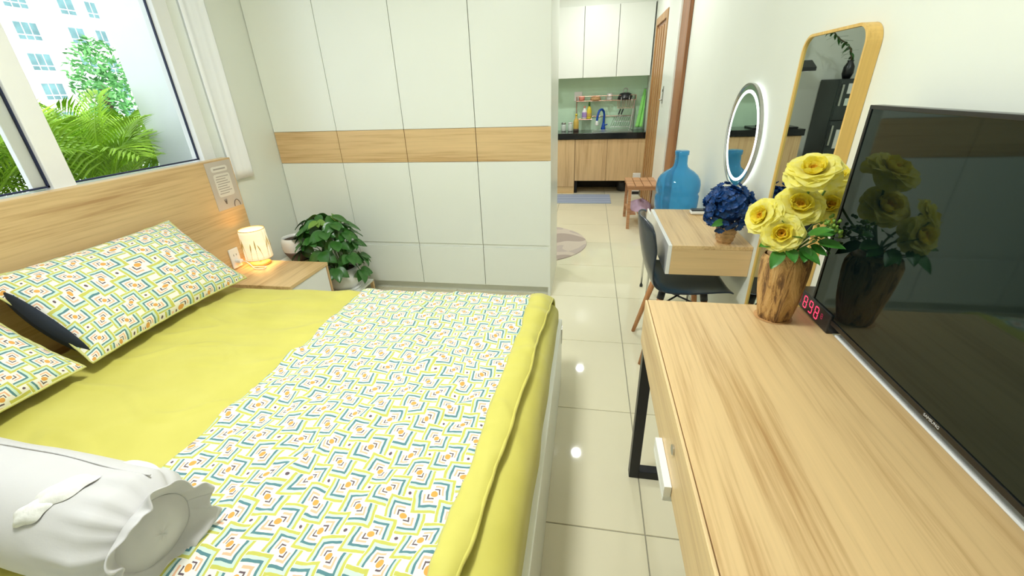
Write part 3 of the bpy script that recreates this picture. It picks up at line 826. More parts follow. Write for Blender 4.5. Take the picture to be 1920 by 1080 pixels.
# roses
def petal_mesh(L, W, curl, cup, mat, seed):
    m = MB()
    def fn(i, j):
        q = 2 * i - 1; s = j
        w = W * (.35 + .65 * math.sin(PI * .5 * min(1, s * 1.5))) * math.sqrt(max(.05, 1 - max(0, s - .55) ** 2 * 3.2))
        y = L * s; z = cup * W * (q * q) + curl * L * (s ** 3) + .10 * L * nz(q * 2, s * 3, seed) * s
        return Vector((q * w, y, z))
    m.grid(fn, 8, 8); return m.mesh('petal', mat=MT[mat], smooth=True)
PM = {'in': [petal_mesh(1, .5, -.15, .75, 'petal3', 1)], 'mid': [petal_mesh(1, .62, -.05, .5, 'petal2', s) for s in (2, 3)], 'out': [petal_mesh(1, .78, -.45, .25, 'petal1', s) for s in (4, 5, 6)]}
vase_top = Vector((VX, VY, TZ + .19))
def rose(label, c, axis, R):
    c = Vector(c); ax = aim(axis)
    t = thing('rose', label, 'flower', c, 'yellow roses in the log vase')
    rn = random.Random(int(c.x * 1e4) + int(c.z * 1e4))
    layers = [('in', 4, 84, .30, .02), ('in', 5, 76, .38, .05), ('mid', 5, 66, .48, .08), ('mid', 6, 54, .58, .10), ('out', 6, 48, .70, .10), ('out', 7, 33, .78, .08), ('out', 6, 15, .80, .06)]
    off = 0
    for (kd, n, el, ln, rad) in layers:
        off += .7
        for k in range(n):
            a = 2 * PI * k / n + off + rn.uniform(-.12, .12); e = math.radians(el + rn.uniform(-7, 7))
            # petal local: y outward/up along elevation e, z faces the axis
            d = Vector((math.cos(a) * math.cos(e), math.sin(a) * math.cos(e), math.sin(e)))
            zz = Vector((-math.cos(a) * math.sin(e), -math.sin(a) * math.sin(e), math.cos(e)))
            xx = d.cross(zz)
            m3 = Matrix((xx, d, zz)).transposed().to_4x4(); m3.translation = Vector((math.cos(a), math.sin(a), 0)) * rad * R * .8 + Vector((0, 0, -.25 * R))
            s = ln * R * rn.uniform(.92, 1.08)
            inst('petal', rn.choice(PM[kd]), t, ax @ m3 @ Matrix.Scale(s, 4))
    st = c - Vector(axis).normalized() * R * .3
    mid = (st + vase_top) / 2 + Vector((0, 0, .01)) - Vector(axis).normalized() * .02
    MB().tube(smoothpts([vase_top + Vector((rn.uniform(-.015, .015), rn.uniform(-.015, .015), -.10)), vase_top, mid, st], 5), .0028, 6).build('stem', 'stem', t, smooth=True)
    m = MB()
    for k in range(5):
        a = 2 * PI * k / 5; p = ax @ Vector((math.cos(a) * R * .32, math.sin(a) * R * .32, -.30 * R)); q0 = ax @ Vector((0, 0, -.30 * R))
        m.tube([c + q0, c + (q0 + p) / 2, c + p], [.005, .006, .001], 6)
    m.build('sepals', 'rleaf', t, smooth=True)
    return t
toC = Vector((-.35, -.85, .35))
rose('largest yellow rose, at the top of the bouquet', (.568, 1.215, 1.170), (-.25, -.35, .75), .068)
rose('yellow rose at the far left of the bouquet', (.462, 1.20, 1.052), (-.75, -.35, .35), .056)
rose('pale yellow rose with orange heart facing the camera at lower left', (.500, 1.145, 1.020), (-.42, -.85, .42), .055)
rose('yellow rose in the middle of the bouquet below the top bloom', (.556, 1.215, 1.078), (-.15, -.62, .62), .064)
rose('yellow rose at upper right partly behind the television edge', (.672, 1.305, 1.143), (.1, -.5, .75), .052)
rose('yellow rose at lower right touching the television edge', (.668, 1.285, 1.062), (-.25, -.7, .5), .058)
fo = thing('rose_foliage', 'green leaf spray at the mouth of the log vase', 'leaves', vase_top)
RL = [leaf_mesh('leaf', .07, .02, 'rleaf', .3), leaf_mesh('leaf', .055, .018, 'rleaf', .15)]
m = MB()
for k, (px, py, pz, dx, dy, dz) in enumerate([(.515, 1.14, .965, -.5, -.7, -.5), (.53, 1.135, .972, .1, -.8, -.45), (.56, 1.14, .97, .45, -.6, -.2), (.585, 1.15, .975, .8, -.4, -.35), (.60, 1.17, .995, .7, -.1, .4), (.545, 1.15, .985, -.1, -.6, .5),
                                              (.575, 1.16, 1.0, .4, -.5, .5), (.505, 1.16, .98, -.8, -.3, -.1), (.60, 1.15, .985, .75, -.5, .1), (.57, 1.14, .975, -.2, -.75, -.6), (.615, 1.18, .975, .85, .1, -.4), (.53, 1.17, 1.01, -.4, -.4, .6)]):
    p = Vector((px, py, pz)); d = Vector((dx, dy, dz)).normalized(); z = Vector((0, -.5, 1)); z = (z - d * z.dot(d)).normalized(); x = d.cross(z)
    m4 = Matrix((x, d, z)).transposed().to_4x4(); m4.translation = p - ABS[fo.name]
    m4.translation += Vector((-.008, 0, .012)); inst('leaf', RL[k % 2], fo, m4 @ Matrix.Scale(.85, 4))
    m.tube(smoothpts([vase_top + Vector((0, 0, -.05)), vase_top, p], 4), .0018, 5)
m.build('stems', 'stem', fo, smooth=True)
fl2 = thing('filler_sprig', 'pale green filler sprig hanging at the right of the bouquet', 'flower', vase_top)
bud = MB().lathe([(.001, -.004), (.004, -.001), (.0035, .003), (.001, .005)], (0, 0, 0), 8).mesh('bud', mat=MT['leafl'], smooth=True)
m = MB(); rn = random.Random(3)
for k in range(9):
    e = Vector((.632 + rn.uniform(-.025, .03), 1.185 + rn.uniform(-.03, .03), 1.0 + rn.uniform(-.045, .05)))
    pts = smoothpts([vase_top, (vase_top + e) / 2 + Vector((0, 0, .03)), e], 5); m.tube(pts, .0012, 5)
    for q in range(7):
        p = e + Vector((rn.uniform(-.014, .014), rn.uniform(-.014, .014), rn.uniform(-.016, .016)))
        inst('bud', bud, fl2, Matrix.Translation(p - ABS[fl2.name]))
m.build('stems', 'stem', fl2, smooth=True)

# ================================================================== mirrors, vanity, chair
tm = thing('wall_mirror', 'tall mirror with rounded golden wooden frame on the right wall', 'mirror', (.73, 1.655, .2))
def rr_ring(y0, y1, z0, z1, r, w, xa, xb, n=10):
    P = rrect(y0, y1, z0, z1, r, n); Q = rrect(y0 + w, y1 - w, z0 + w, z1 - w, max(.005, r - w), n); k = len(P)
    vs = [(xa, *p) for p in P] + [(xa, *q) for q in Q] + [(xb, *p) for p in P] + [(xb, *q) for q in Q]
    fs = []
    for i in range(k):
        j = (i + 1) % k
        fs += [(i, k + i, k + j, j), (2 * k + i, 2 * k + j, 3 * k + j, 3 * k + i), (i, j, 2 * k + j, 2 * k + i), (k + i, 3 * k + i, 3 * k + j, k + j)]
    return MB().add(vs, fs)
rr_ring(1.425, 1.815, .25, 1.512, .055, .008, .712, XR - .001).build('frame', 'gold', tm)
plate(rrect(1.433, 1.807, .258, 1.504, .047, 10), .718, .722).build('glass', 'mirror', tm)
rm = thing('led_mirror', 'round mirror with glowing led ring above the vanity', 'mirror', (.735, 2.315, .90))
RC = (0.728, 2.315, 1.135); RR = .236
def ring(r0, r1, xa, xb, n=64):
    m = MB()
    for k in range(n):
        pass
    prof = [(r0, xa), (r1, xa), (r1, xb), (r0, xb), (r0, xa)]
    return m.lathe([(r, x) for r, x in prof], (0, RC[1], RC[2]), n, axis='x', cap=False)
ring(RR - .006, RR, .720, .734).build('rim', 'steel', rm)
MB().lathe([(RR - .006, .7255), (.001, .7255)], (0, RC[1], RC[2]), 64, axis='x', cap=False).build('glass', 'mirror', rm)
ring(RR - .042, RR - .029, .7235, .7252).build('led_ring', 'led', rm)
bx(.732, XR - .001, 2.22, 2.41, 1.03, 1.24).build('back_box', 'bmetal', rm)
ring(RR - .03, RR - .015, .734, .737).build('back_light', 'led', rm)

vn = thing('vanity_shelf', 'wall mounted oak vanity with white drawer front under the round mirror', 'vanity', (.565, 2.27, .555))
UX0, UY0, UY1, UZ0, UZ1 = .383, 1.945, 2.60, .555, .70
bx(UX0 + .018, XR - .001, UY0, UY1, UZ1 - .017, UZ1).build('top', 'oak_y', vn, bevel=.001)
bx(UX0 + .018, XR - .001, UY0, UY0 + .017, UZ0, UZ1 - .0175).build('end_panel', 'oak_x', vn, bevel=.001)
bx(UX0 + .018, XR - .001, UY1 - .017, UY1, UZ0, UZ1 - .0175).build('end_panel', 'oak_x', vn, bevel=.001)
bx(UX0 + .018, XR - .001, UY0 + .017, UY1 - .017, UZ0, UZ0 + .015).build('bottom', 'white', vn)
bx(UX0, UX0 + .0175, UY0 + .001, UY1 - .001, UZ0, UZ1).build('drawer_front', 'whiteg', vn, bevel=.001)

ch = thing('chair', 'black moulded plastic chair with beech legs at the vanity', 'chair', (.5, 2.15, 0))
prof = smoothpts([(.262, 0, .795), (.268, 0, .74), (.292, 0, .62), (.315, 0, .53), (.345, 0, .468), (.40, 0, .438), (.50, 0, .434), (.60, 0, .444), (.685, 0, .452), (.712, 0, .44)], 5)
CYm, CW = 2.16, .225
def shell(i, j):
    k = j * (len(prof) - 1); a = int(min(k, len(prof) - 2)); p = prof[a].lerp(prof[a + 1], k - a)
    s = 2 * i - 1; back = max(0, min(1, (p.z - .47) / .2))
    w = CW * (1 - .10 * back * max(0, (p.z - .66) / .14))
    if j < .10: w *= math.sqrt(max(.25, 1 - ((.10 - j) / .10) ** 2 * .65))
    if j > .93: w *= 1 - .10 * ((j - .93) / .07) ** 2
    x = p.x + back * .055 * s * s; z = p.z + (1 - back) * .022 * abs(s) ** 3 - (.03 * abs(s) ** 4 * max(0, 1 - j / .1) if j < .1 else 0)
    return Vector((x, CYm + w * s, z))
MB().grid(shell, 24, 44).build('seat_shell', 'shell', ch, smooth=True, solid=.008, subd=1)
for (fx, fy, tx, ty) in ((.315, 2.335, .405, 2.27), (.322, 1.985, .405, 2.05), (.675, 2.335, .60, 2.27), (.675, 1.985, .60, 2.05)):
    lg = MB().tube([(fx, fy, 0), ((fx * .5 + tx * .5), (fy + ty) / 2, .21), (tx, ty, .425)], [.011, .0145, .0165], 14).build('leg', 'chairwood', ch, smooth=True)
    MB().tube([((fx * .12 + tx * .88), (fy * .12 + ty * .88), .375), (tx, ty, .43)], [.0185, .0185], 12).build('socket_cup', 'bmetal', lg, smooth=True)
m = MB()
for (a, b_) in (((.41, 2.27, .34), (.595, 2.05, .34)), ((.41, 2.05, .34), (.595, 2.27, .34))): m.tube([a, b_], .005, 8)
m.build('cross_brace', 'bmetal', ch)
bx(.40, .61, 2.04, 2.28, .415, .428).build('seat_plate', 'bmetal', ch)

# vanity items
hp = thing('flower_pot', 'small jute wrapped pot of blue flowers on the vanity', 'pot', (.640, 2.01, .70))
MB().lathe([(.030, 0), (.038, .02), (.043, .045), (.042, .07), (.036, .085), (.031, .085), (.033, .07)], (.640, 2.01, .70), 32, cap=False).build('jar', 'rope', hp, smooth=True)
for z, r in ((.015, .0372), (.032, .0412), (.05, .0437), (.066, .0428)):
    MB().tube([(.640 + r * math.cos(2 * PI * k / 28), 2.01 + r * math.sin(2 * PI * k / 28), .70 + z) for k in range(28)], .0022, 6, closed=True).build('rope_coil', 'rope', hp)
hy = thing('blue_hydrangea', 'dense navy blue artificial hydrangea in the jute pot', 'flower', (.64, 2.01, .75))
fm = MB()
for k in range(4):
    a = PI / 2 * k
    def pf(i, j):
        q = 2 * i - 1; w = .011 * math.sin(PI * (.15 + .75 * j)); y = .016 * j
        x_, y_ = q * w, y; c, s = math.cos(a), math.sin(a)
        return Vector((x_ * c - y_ * s, x_ * s + y_ * c, .005 * j * j + .003 * q * q))
    fm.grid(pf, 3, 3)
fmesh = fm.mesh('floret', mat=MT['bluef'], smooth=True)
rn = random.Random(11)
hc = Vector((.628, 2.01, .872))
for k in range(210):
    z = 1 - 2 * (k + .5) / 210; a = k * 2.39996; r = math.sqrt(1 - z * z)
    n_ = Vector((r * math.cos(a), r * math.sin(a), z))
    if n_.z < -.8: continue
    p = hc + Vector((n_.x * .09, n_.y * .09, n_.z * .085)) * rn.uniform(.78, 1.14) + (Vector((0, 0, -.02)) if n_.z < -.3 else Vector((0, 0, 0)))
    if p.x > .738: p.x = .738
    inst('floret', fmesh, hy, Matrix.Translation(p - ABS[hy.name]) @ aim(n_ + Vector((rn.uniform(-.4, .4), rn.uniform(-.4, .4), rn.uniform(-.4, .4))), rn.random() * 3) @ Matrix.Scale(rn.uniform(.9, 1.35), 4))
MB().grid(lambda i, j: hc + Vector((.075 * math.sin(PI * j) * math.cos(2 * PI * i), .075 * math.sin(PI * j) * math.sin(2 * PI * i), .075 * math.cos(PI * j))), 18, 12).build('flower_core', 'bluef', hy, smooth=True)
MB().tube([(.64, 2.01, .72), (.636, 2.01, .84)], .004, 8).build('stem', 'stem', hy)
m4 = Matrix.Translation(Vector((.60, 1.935, .825)) - ABS[hy.name]) @ aim((.2, -.8, .5)) @ Matrix.Rotation(1.9, 4, 'Z')
inst('leaf', RL[0], hy, m4 @ Matrix.Scale(.8, 4))
rc = thing('white_case', 'small white rounded case with dark lid on the vanity', 'case', (.625, 2.50, .70))
bx(.585, .69, 2.475, 2.525, .7005, .722).build('body', 'whiteg', rc, bevel=.009, seg=4)
bx(.588, .687, 2.478, 2.522, .722, .728).build('lid', 'blackp', rc, bevel=.002)

# ================================================================== water bottle on its stand
bs = thing('bottle_stand', 'white bottle stand on thin metal legs behind the vanity', 'stand', (.565, 2.86, 0))
bx(.42, .71, 2.71, 3.01, .46, .475).build('tray', 'whiteg', bs, bevel=.004)
m = MB()
bx(.418, .428, 2.72, 3.0, .475, .60).build('side_panel', 'whiteg', bs, bevel=.003)
for (x, y) in ((.43, 2.715), (.43, 3.0), (.70, 2.715), (.70, 3.0)):
    l = MB().cyl((x, y, .012), (x, y, .46), .007, n=10).build('leg', 'chrome', bs, smooth=True)
    MB().cyl((x, y, 0), (x, y, .018), .011, n=10).build('foot', 'blackp', l)
wb = thing('water_bottle', 'large translucent blue water bottle behind the vanity', 'bottle', (.572, 2.86, .475))
pr = [(.04, 0), (.115, .002), (.132, .018), (.134, .05), (.126, .062), (.126, .07), (.134, .082), (.134, .15), (.126, .162), (.126, .170), (.134, .182), (.134, .25), (.127, .262), (.127, .27), (.134, .282), (.134, .325), (.128, .352), (.112, .378), (.085, .402), (.062, .415), (.045, .43), (.039, .45), (.037, .50), (.042, .502), (.042, .525), (.037, .528)]
MB().lathe(pr, (.572, 2.86, .475), 48).build('bottle_body', 'bottle', wb, smooth=True, solid=.003, offset=-1)

# ================================================================== stool with lilac cloth
stl = thing('wooden_stool', 'small reddish wooden step stool near the kitchen door', 'stool', (.575, 4.68, 0))
for k in range(4):
    x = .405 + k * .0815; bx(x, x + .075, 4.47, 4.92, .43, .45).build('seat_slat', 'stoolwood', stl, bevel=.003)
bx(.41, .728, 4.49, 4.51, .40, .43).box(.41, .728, 4.88, 4.90, .40, .43).build('apron', 'stoolwood', stl)
for (x, y, dx, dy) in ((.42, 4.50, 0, -.06), (.70, 4.50, 0, -.06), (.42, 4.89, 0, .03), (.70, 4.89, 0, .03)):
    m = MB(); m.add([(x + dx, y + dy, 0), (x + .03 + dx, y + dy, 0), (x + .03 + dx, y + .03 + dy, 0), (x + dx, y + .03 + dy, 0), (x, y - .01, .43), (x + .03, y - .01, .43), (x + .03, y + .02, .43), (x, y + .02, .43)], [(0, 3, 2, 1), (4, 5, 6, 7), (0, 1, 5, 4), (1, 2, 6, 5), (2, 3, 7, 6), (3, 0, 4, 7)])
    m.build('leg', 'stoolwood', stl, bevel=.002)
for k in range(3):
    x = .43 + k * .10; bx(x, x + .08, 4.47, 4.90, .145, .16).build('shelf_slat', 'stoolwood', stl, bevel=.002)
def cloth(i, j):
    a = 2 * PI * i; th = PI * .5 * j
    r = (.13 + .03 * nz(math.cos(a) * 2, math.sin(a) * 2, 50)) * math.cos(th) ** .7
    return Vector((.575 + r * math.cos(a) * .9, 4.68 + r * math.sin(a) * 1.2, .161 + .09 * math.sin(th) * (1 + .3 * nz(math.cos(a) * 3 * j, math.sin(a) * 3 * j, 51))))
tag(MB().grid(cloth, 40, 14).build('folded_cloth', 'lilac', None, smooth=True), 'crumpled lilac cloth on the shelf of the wooden stool', 'cloth')

# ================================================================== floor mats
MB_r = MB().lathe([(.001, .008), (.54, .008), (.557, .006), (.56, .001)], (-.545, 3.95, 0), 64, cap=False)
tag(MB_r.build('round_rug', 'rug', None), 'round taupe rug on the tiles past the wardrobe', 'rug')
tag(bx(-.62, .31, 5.52, 6.02, .001, .009).build('kitchen_mat', 'mat', None, bevel=.003), 'blue striped mat on the floor in front of the sink', 'mat')

# ================================================================== kitchen
KF, KB = 6.10, YF
splash = struct(bx(-1.2, XR - .002, KB - .012, KB - .001, .80, 1.60).build('trim_1', 'green_splash'))
for k, (a, b_) in enumerate(((-1.18, -.192), (-.188, .738))):
    t = thing('base_cabinet', ['oak kitchen base cabinet at the left end of the counter', 'oak kitchen base cabinet under the sink'][k], 'cabinet', ((a + b_) / 2, 6.35, 0), 'kitchen base cabinets')
    zb = 0.0 if k == 0 else .18
    bx(a, b_, KF + .02, KB - .03, .10 if k == 0 else .20, .735).build('body', 'oak_z', t)
    if k == 0:
        bx(a, b_, KF + .01, KF + .028, 0, .10).build('plinth', 'oak_x', t)
        for (c, d) in ((-1.18, -.69), (-.686, -.194)): bx(c, d, KF, KF + .018, .10, .733).build('door', 'oak_z', t, bevel=.0015)
    else:
        for (c, d) in ((-.186, .238), (.242, .736)): bx(c, d, KF, KF + .018, .18, .733).build('door', 'oak_z', t, bevel=.0015)
        for (x, y) in ((-.17, 6.5), (.70, 6.5), (-.17, 6.16)): MB().cyl((x, y, 0), (x, y, .2), .02, n=12).build('leg', 'blackp', t)
        bx(a, b_, KB - .05, KB - .03, .0, .2).build('void_shade_board', 'dark', t)  # dark board paints in the shade of the open space under the cabinet
tag(bx(-1.2, XR - .003, KF - .02, KB - .013, .738, .815).build('countertop', 'stone', None, bevel=.003), 'black granite kitchen countertop with the sink', 'countertop')
ucols = [(-.56, -.122), (-.118, .308), (.312, .735)]
for k, (a, b_) in enumerate(ucols):
    t = thing('wall_cabinet', ['white kitchen wall cabinet nearest the wardrobe', 'middle white kitchen wall cabinet above the faucet', 'white kitchen wall cabinet beside the brown door'][k], 'cabinet', ((a + b_) / 2, 6.45, 1.49), 'white kitchen wall cabinets')
    bx(a, b_, 6.32, KB - .001, 1.50, 2.29).build('body', 'white', t)
    bx(a + .001, b_ - .001, 6.30, 6.318, 1.488, 2.29).build('door', 'white', t, bevel=.0015)
struct(bx(-.56, XR - .002, 6.33, KB - .001, 2.292, CEIL - .001).build('trim_2', 'wall'))
sk = thing('kitchen_sink', 'steel sink set into the black countertop', 'sink', (.27, 6.38, .815))
m = MB(); rr2 = rrect(.03, .56, 6.17, 6.50, .03)
m.box(.03, .56, 6.17, 6.19, .8155, .820).box(.03, .56, 6.48, 6.50, .8155, .820).box(.03, .06, 6.19, 6.48, .8155, .820).box(.53, .56, 6.19, 6.48, .8155, .820)
m.build('rim', 'steel', sk, bevel=.002)
bx(.06, .53, 6.19, 6.48, .8152, .8162).build('basin', 'steel', sk)
MB().cyl((.3, 6.33, .816), (.3, 6.33, .818), .03, n=20).build('drain', 'chrome', sk)
fa = thing('faucet', 'blue gooseneck faucet behind the kitchen sink', 'faucet', (.185, 6.53, .815))
MB().lathe([(.03, 0), (.032, .02), (.024, .05), (.018, .09)], (.185, 6.53, .815), 24).build('base', 'blue', fa, smooth=True)
MB().tube(smoothpts([(.185, 6.53, .88), (.19, 6.53, .98), (.188, 6.53, 1.04), (.16, 6.50, 1.085), (.12, 6.46, 1.07), (.098, 6.44, 1.0), (.092, 6.43, .93)], 6), .015, 12).build('hose_neck', 'blue', fa, smooth=True)
MB().lathe([(.014, .05), (.02, .03), (.026, 0), (.02, -.012)], (.092, 6.43, .895), 20).build('spray_head', 'whiteg', fa, smooth=True)
MB().cyl((.185, 6.53, .87), (.24, 6.50, .89), .007, n=10).build('lever', 'blue', fa)
# wire shelf
wsf = thing('wire_shelf', 'copper wire dish shelf hung on the green splashback', 'shelf', (.2, 6.5, 1.0))
X0, X1 = -.20, .60
def wires(name, segs, r=.004, mat='copper'):
    m = MB()
    for a, b_ in segs: m.tube([a, b_], r, 6)
    return m.build(name, mat, wsf)
YA, YB_ = 6.44, 6.575
wires('upper_tray', [((X0, YA, 1.20), (X1, YA, 1.20)), ((X0, YB_, 1.20), (X1, YB_, 1.20)), ((X0, YA, 1.26), (X1, YA, 1.26)), ((X0, YA, 1.20), (X0, YB_, 1.20)), ((X1, YA, 1.20), (X1, YB_, 1.20))] + [((X0 + k * .04, YA, 1.20), (X0 + k * .04, YB_, 1.20)) for k in range(1, 20)] + [((x, YA, 1.20), (x, YA, 1.26)) for x in (X0, X1, .2)])
wires('lower_tray', [((-.17, YA, .965), (.02, YA, .965)), ((-.17, YB_, .965), (.02, YB_, .965)), ((.02, YB_, .995), (X1, YB_, .995))] + [((-.17 + k * .03, YA, .965), (-.17 + k * .03, YB_, .965)) for k in range(7)])
wires('post', [((X0, YB_, .83), (X0, YB_, 1.26))], .006); wires('post', [((X1, YB_, .83), (X1, YB_, 1.26))], .008, 'steel')
wires('post', [((.55, YA, .83), (.585, YA, 1.2))], .012, 'steel')
wires('plate_rack', [((.28, YA, .86), (.55, YA, .86)), ((.33, YA, .93), (.56, YA, .93)), ((.30, YB_, .99), (.58, YA, .99))] + [((.28 + k * .03, YA, .86), (.34 + k * .03, YB_, .99)) for k in range(9)], .003, 'steel')
wires('cutlery_basket', [((.36 + k * .022, YA - .02, 1.10), (.36 + k * .022, YA - .02, 1.20)) for k in range(11)] + [((.36, YA - .02, 1.10), (.58, YA - .02, 1.10)), ((.36, YA - .02, 1.20), (.58, YA - .02, 1.20))], .003)
def lathe_thing(name, label, cat, c, prof, mat, parts=(), group=None):
    t = thing(name, label, cat, c, group)
    MB().lathe(prof, c, 20).build('body', mat, t, smooth=True)
    for (pn, pf, pm_) in parts: MB().lathe(pf, c, 20).build(pn, pm_, t, smooth=True)
    return t
zc = .8155
lathe_thing('glass_jar', 'glass jar on the counter nearest the wardrobe', 'jar', (-.37, 6.42, zc), [(.03, 0), (.034, .01), (.034, .08), (.028, .095)], 'ghost', [('lid', [(.031, .095), (.031, .115), (.002, .116)], 'steel')], 'jars on the kitchen counter')
lathe_thing('glass_jar', 'glass jar beside the oil bottle on the counter', 'jar', (-.275, 6.42, zc), [(.03, 0), (.033, .01), (.033, .085), (.028, .10)], 'ghost', [('lid', [(.03, .10), (.03, .118), (.002, .119)], 'whiteg')], 'jars on the kitchen counter')
lathe_thing('oil_bottle', 'golden oil bottle standing on the kitchen counter', 'bottle', (-.195, 6.40, zc), [(.036, 0), (.038, .01), (.038, .12), (.03, .15), (.014, .175), (.013, .205)], 'oil', [('cap', [(.016, .205), (.016, .23), (.002, .231)], 'yel'), ('sleeve', [(.0385, .0), (.0390, .03), (.0385, .035)], 'inkd')])
zs = .970
lathe_thing('detergent_bottle', 'white bottle with violet label on the lower wire tray', 'bottle', (-.085, 6.50, zs), [(.034, 0), (.036, .01), (.036, .09), (.02, .125), (.012, .14)], 'whiteg', [('label', [(.0365, .02), (.0368, .025), (.0368, .085), (.0365, .088)], 'violet'), ('cap', [(.013, .14), (.013, .165), (.002, .166)], 'pinkp')])
lathe_thing('dish_soap', 'yellow dish soap bottle with green cap on the wire tray', 'bottle', (-.02, 6.50, zs), [(.032, 0), (.034, .01), (.034, .10), (.024, .14), (.012, .165)], 'yel', [('cap', [(.013, .165), (.014, .2), (.008, .22), (.002, .221)], 'leaf'), ('label', [(.0343, .03), (.0348, .035), (.0348, .07), (.0343, .074)], 'oil')])
lathe_thing('white_mug', 'white mug on the upper wire tray', 'mug', (.25, 6.50, 1.206), [(.034, 0), (.038, .005), (.038, .085), (.034, .085), (.033, .01)], 'whiteg', [('mark', [(.0383, .03), (.0386, .032), (.0386, .05), (.0383, .052)], 'groove')])
lathe_thing('upturned_bowl', 'beige bowl upturned on the upper wire tray', 'bowl', (.06, 6.50, 1.206), [(.075, 0), (.07, .03), (.045, .055), (.025, .06), (.001, .06)], 'rope')
lathe_thing('pink_cup', 'pink cup at the left end of the wire tray', 'cup', (-.13, 6.50, 1.206), [(.03, 0), (.04, .01), (.042, .06), (.036, .06), (.03, .01)], 'pinkp')
pn = thing('upturned_pan', 'dark steel pan resting upside down on the wire tray', 'pan', (.46, 6.50, 1.206))
MB().lathe([(.105, 0), (.10, .03), (.08, .07), (.05, .085), (.001, .087)], (.46, 6.50, 1.206), 32).build('body', 'blackp', pn, smooth=True)
MB().tube(smoothpts([(.43, 6.50, 1.285), (.435, 6.50, 1.33), (.46, 6.50, 1.345), (.485, 6.50, 1.33), (.49, 6.50, 1.285)], 5), .007, 8).build('handle', 'steel', pn, smooth=True)
for k, x in enumerate((.36, .395)):
    kn = thing('kitchen_knife', ['black handled knife standing in the rack, left one', 'black handled knife standing in the rack, right one'][k], 'knife', (x, YA - .01, .93), 'knives in the rack')
    MB().tube([(x + .02, YA - .018, 1.02), (x + .045, YA - .018, 1.09)], .009, 8).build('handle', 'blackp', kn)
    MB().tube([(x - .01, YA - .018, .935), (x + .02, YA - .018, 1.02)], [.002, .006], 6).build('blade', 'steel', kn)
for k in range(5):
    x = .40 + k * .035
    tag(MB().tube([(x, YA - .035, 1.12), (x + .004, YA - .035, 1.24 + .015 * (k % 2))], [.003, .005], 6).build('cutlery', 'steel', None, smooth=True), ['leftmost', 'second from left', 'middle', 'second from right', 'rightmost'][k] + ' steel cutlery piece in the wire basket', 'cutlery', 'cutlery in the basket')
sw = thing('kitchen_socket', 'white socket plate on the splashback beside the wire shelf', 'socket', (-.17, KB - .013, 1.21))
bx(-.235, -.125, KB - .022, KB - .013, 1.20, 1.32).build('face_plate', 'whiteg', sw, bevel=.003); bx(-.19, -.17, KB - .025, KB - .021, 1.25, 1.275).build('switch', 'white', sw)
tw = thing('dish_towel', 'lime green towel hanging beside the splashback', 'towel', (.68, 6.45, .86))
def towf(i, j):
    w = .010 + .036 * j ** .8; y = 6.50 - .05 * j
    return Vector((.715 - .05 * j + (i - .5) * w * 2 + .0 * i, y + .012 * math.sin(i * 9 + j * 2), 1.33 - .48 * j))
MB().grid(towf, 16, 24).build('cloth', 'towel', tw, smooth=True, solid=.006)
MB().tube([(.738, 6.50, 1.335), (.70, 6.50, 1.335)], .005, 8).build('hook', 'steel', tw)
bn = thing('waste_bin', 'black waste bin under the counter by the wall', 'bin', (.50, 6.30, 0))
MB().lathe([(.07, 0), (.085, .02), (.095, .17), (.088, .172), (.08, .02)], (.50, 6.32, 0), 28, cap=False).build('bucket', 'blackp', bn, smooth=True)
MB().lathe([(.07, .003), (.001, .003)], (.50, 6.32, 0), 24, cap=False).build('bottom', 'blackp', bn)
sc_ = thing('floor_scale', 'white and black slim box standing by the kitchen wall', 'box', (.64, 6.0, 0))
bx(.60, .70, 5.98, 6.03, 0, .30).build('body', 'whiteg', sc_, bevel=.004); bx(.602, .698, 5.978, 6.0, .02, .06).build('base', 'blackp', sc_)

# seen only in the mirrors: hood, hob, fridge, plant
hd = thing('range_hood', 'black range hood on the kitchen wall beyond the cabinets', 'hood', (-.88, 6.4, 1.46))
m = MB(); m.prism([(6.14, 1.46), (6.598, 1.46), (6.598, 1.58), (6.30, 1.58), (6.14, 1.50)], lambda p, q: (-.58, p, q), lambda p, q: (-1.18, p, q)); m.build('canopy', 'blackp', hd, bevel=.004)
bx(-1.05, -.72, 6.42, 6.598, 1.58, 2.2).build('duct', 'white', hd)
MB().lathe([(.03, 0), (.001, 0)], (-1.1, 6.2, 1.457), 20, cap=False).build('light', 'led', hd)
hb = thing('gas_hob', 'black two burner hob on the countertop', 'hob', (-.85, 6.33, .816))
bx(-1.15, -.60, 6.17, 6.50, .8155, .835).build('plate', 'blackp', hb, bevel=.004)
for x in (-1.02, -.73): MB().lathe([(.05, .836), (.05, .852), (.03, .86), (.001, .86)], (x, 6.33, 0), 24).build('burner', 'bmetal', hb)
fr = thing('refrigerator', 'dark grey two door refrigerator beyond the kitchen counter', 'refrigerator', (-1.70, 6.32, 0))
bx(-1.97, -1.45, 6.12, 6.58, .03, 1.36).build('body', 'fridge', fr, bevel=.006)
for (z0, z1) in ((.05, .90), (.91, 1.35)):
    d = bx(-1.965, -1.455, 6.075, 6.118, z0, z1).build('door', 'fridge', fr, bevel=.006)
    bx(-1.49, -1.47, 6.05, 6.075, z1 - .28, z1 - .05).build('handle', 'steel', d)
bx(-1.62, -1.54, 6.072, 6.0745, 1.20, 1.31).build('sticker', 'sticker', fr); bx(-1.60, -1.54, 6.072, 6.0745, 1.07, 1.15).build('sticker', 'ghost', fr); bx(-1.68, -1.54, 6.072, 6.0745, .58, .80).build('sticker', 'sticker', fr)
bx(-1.95, -1.47, 6.14, 6.55, 0, .03).build('feet', 'blackp', fr)
vp = thing('branch_vase', 'dark vase with a leafy branch on top of the refrigerator', 'plant', (-1.60, 6.3, 1.36))
MB().lathe([(.04, 0), (.06, .06), (.055, .13), (.03, .18), (.035, .2)], (-1.60, 6.3, 1.36), 24).build('vase', 'blackp', vp, smooth=True)
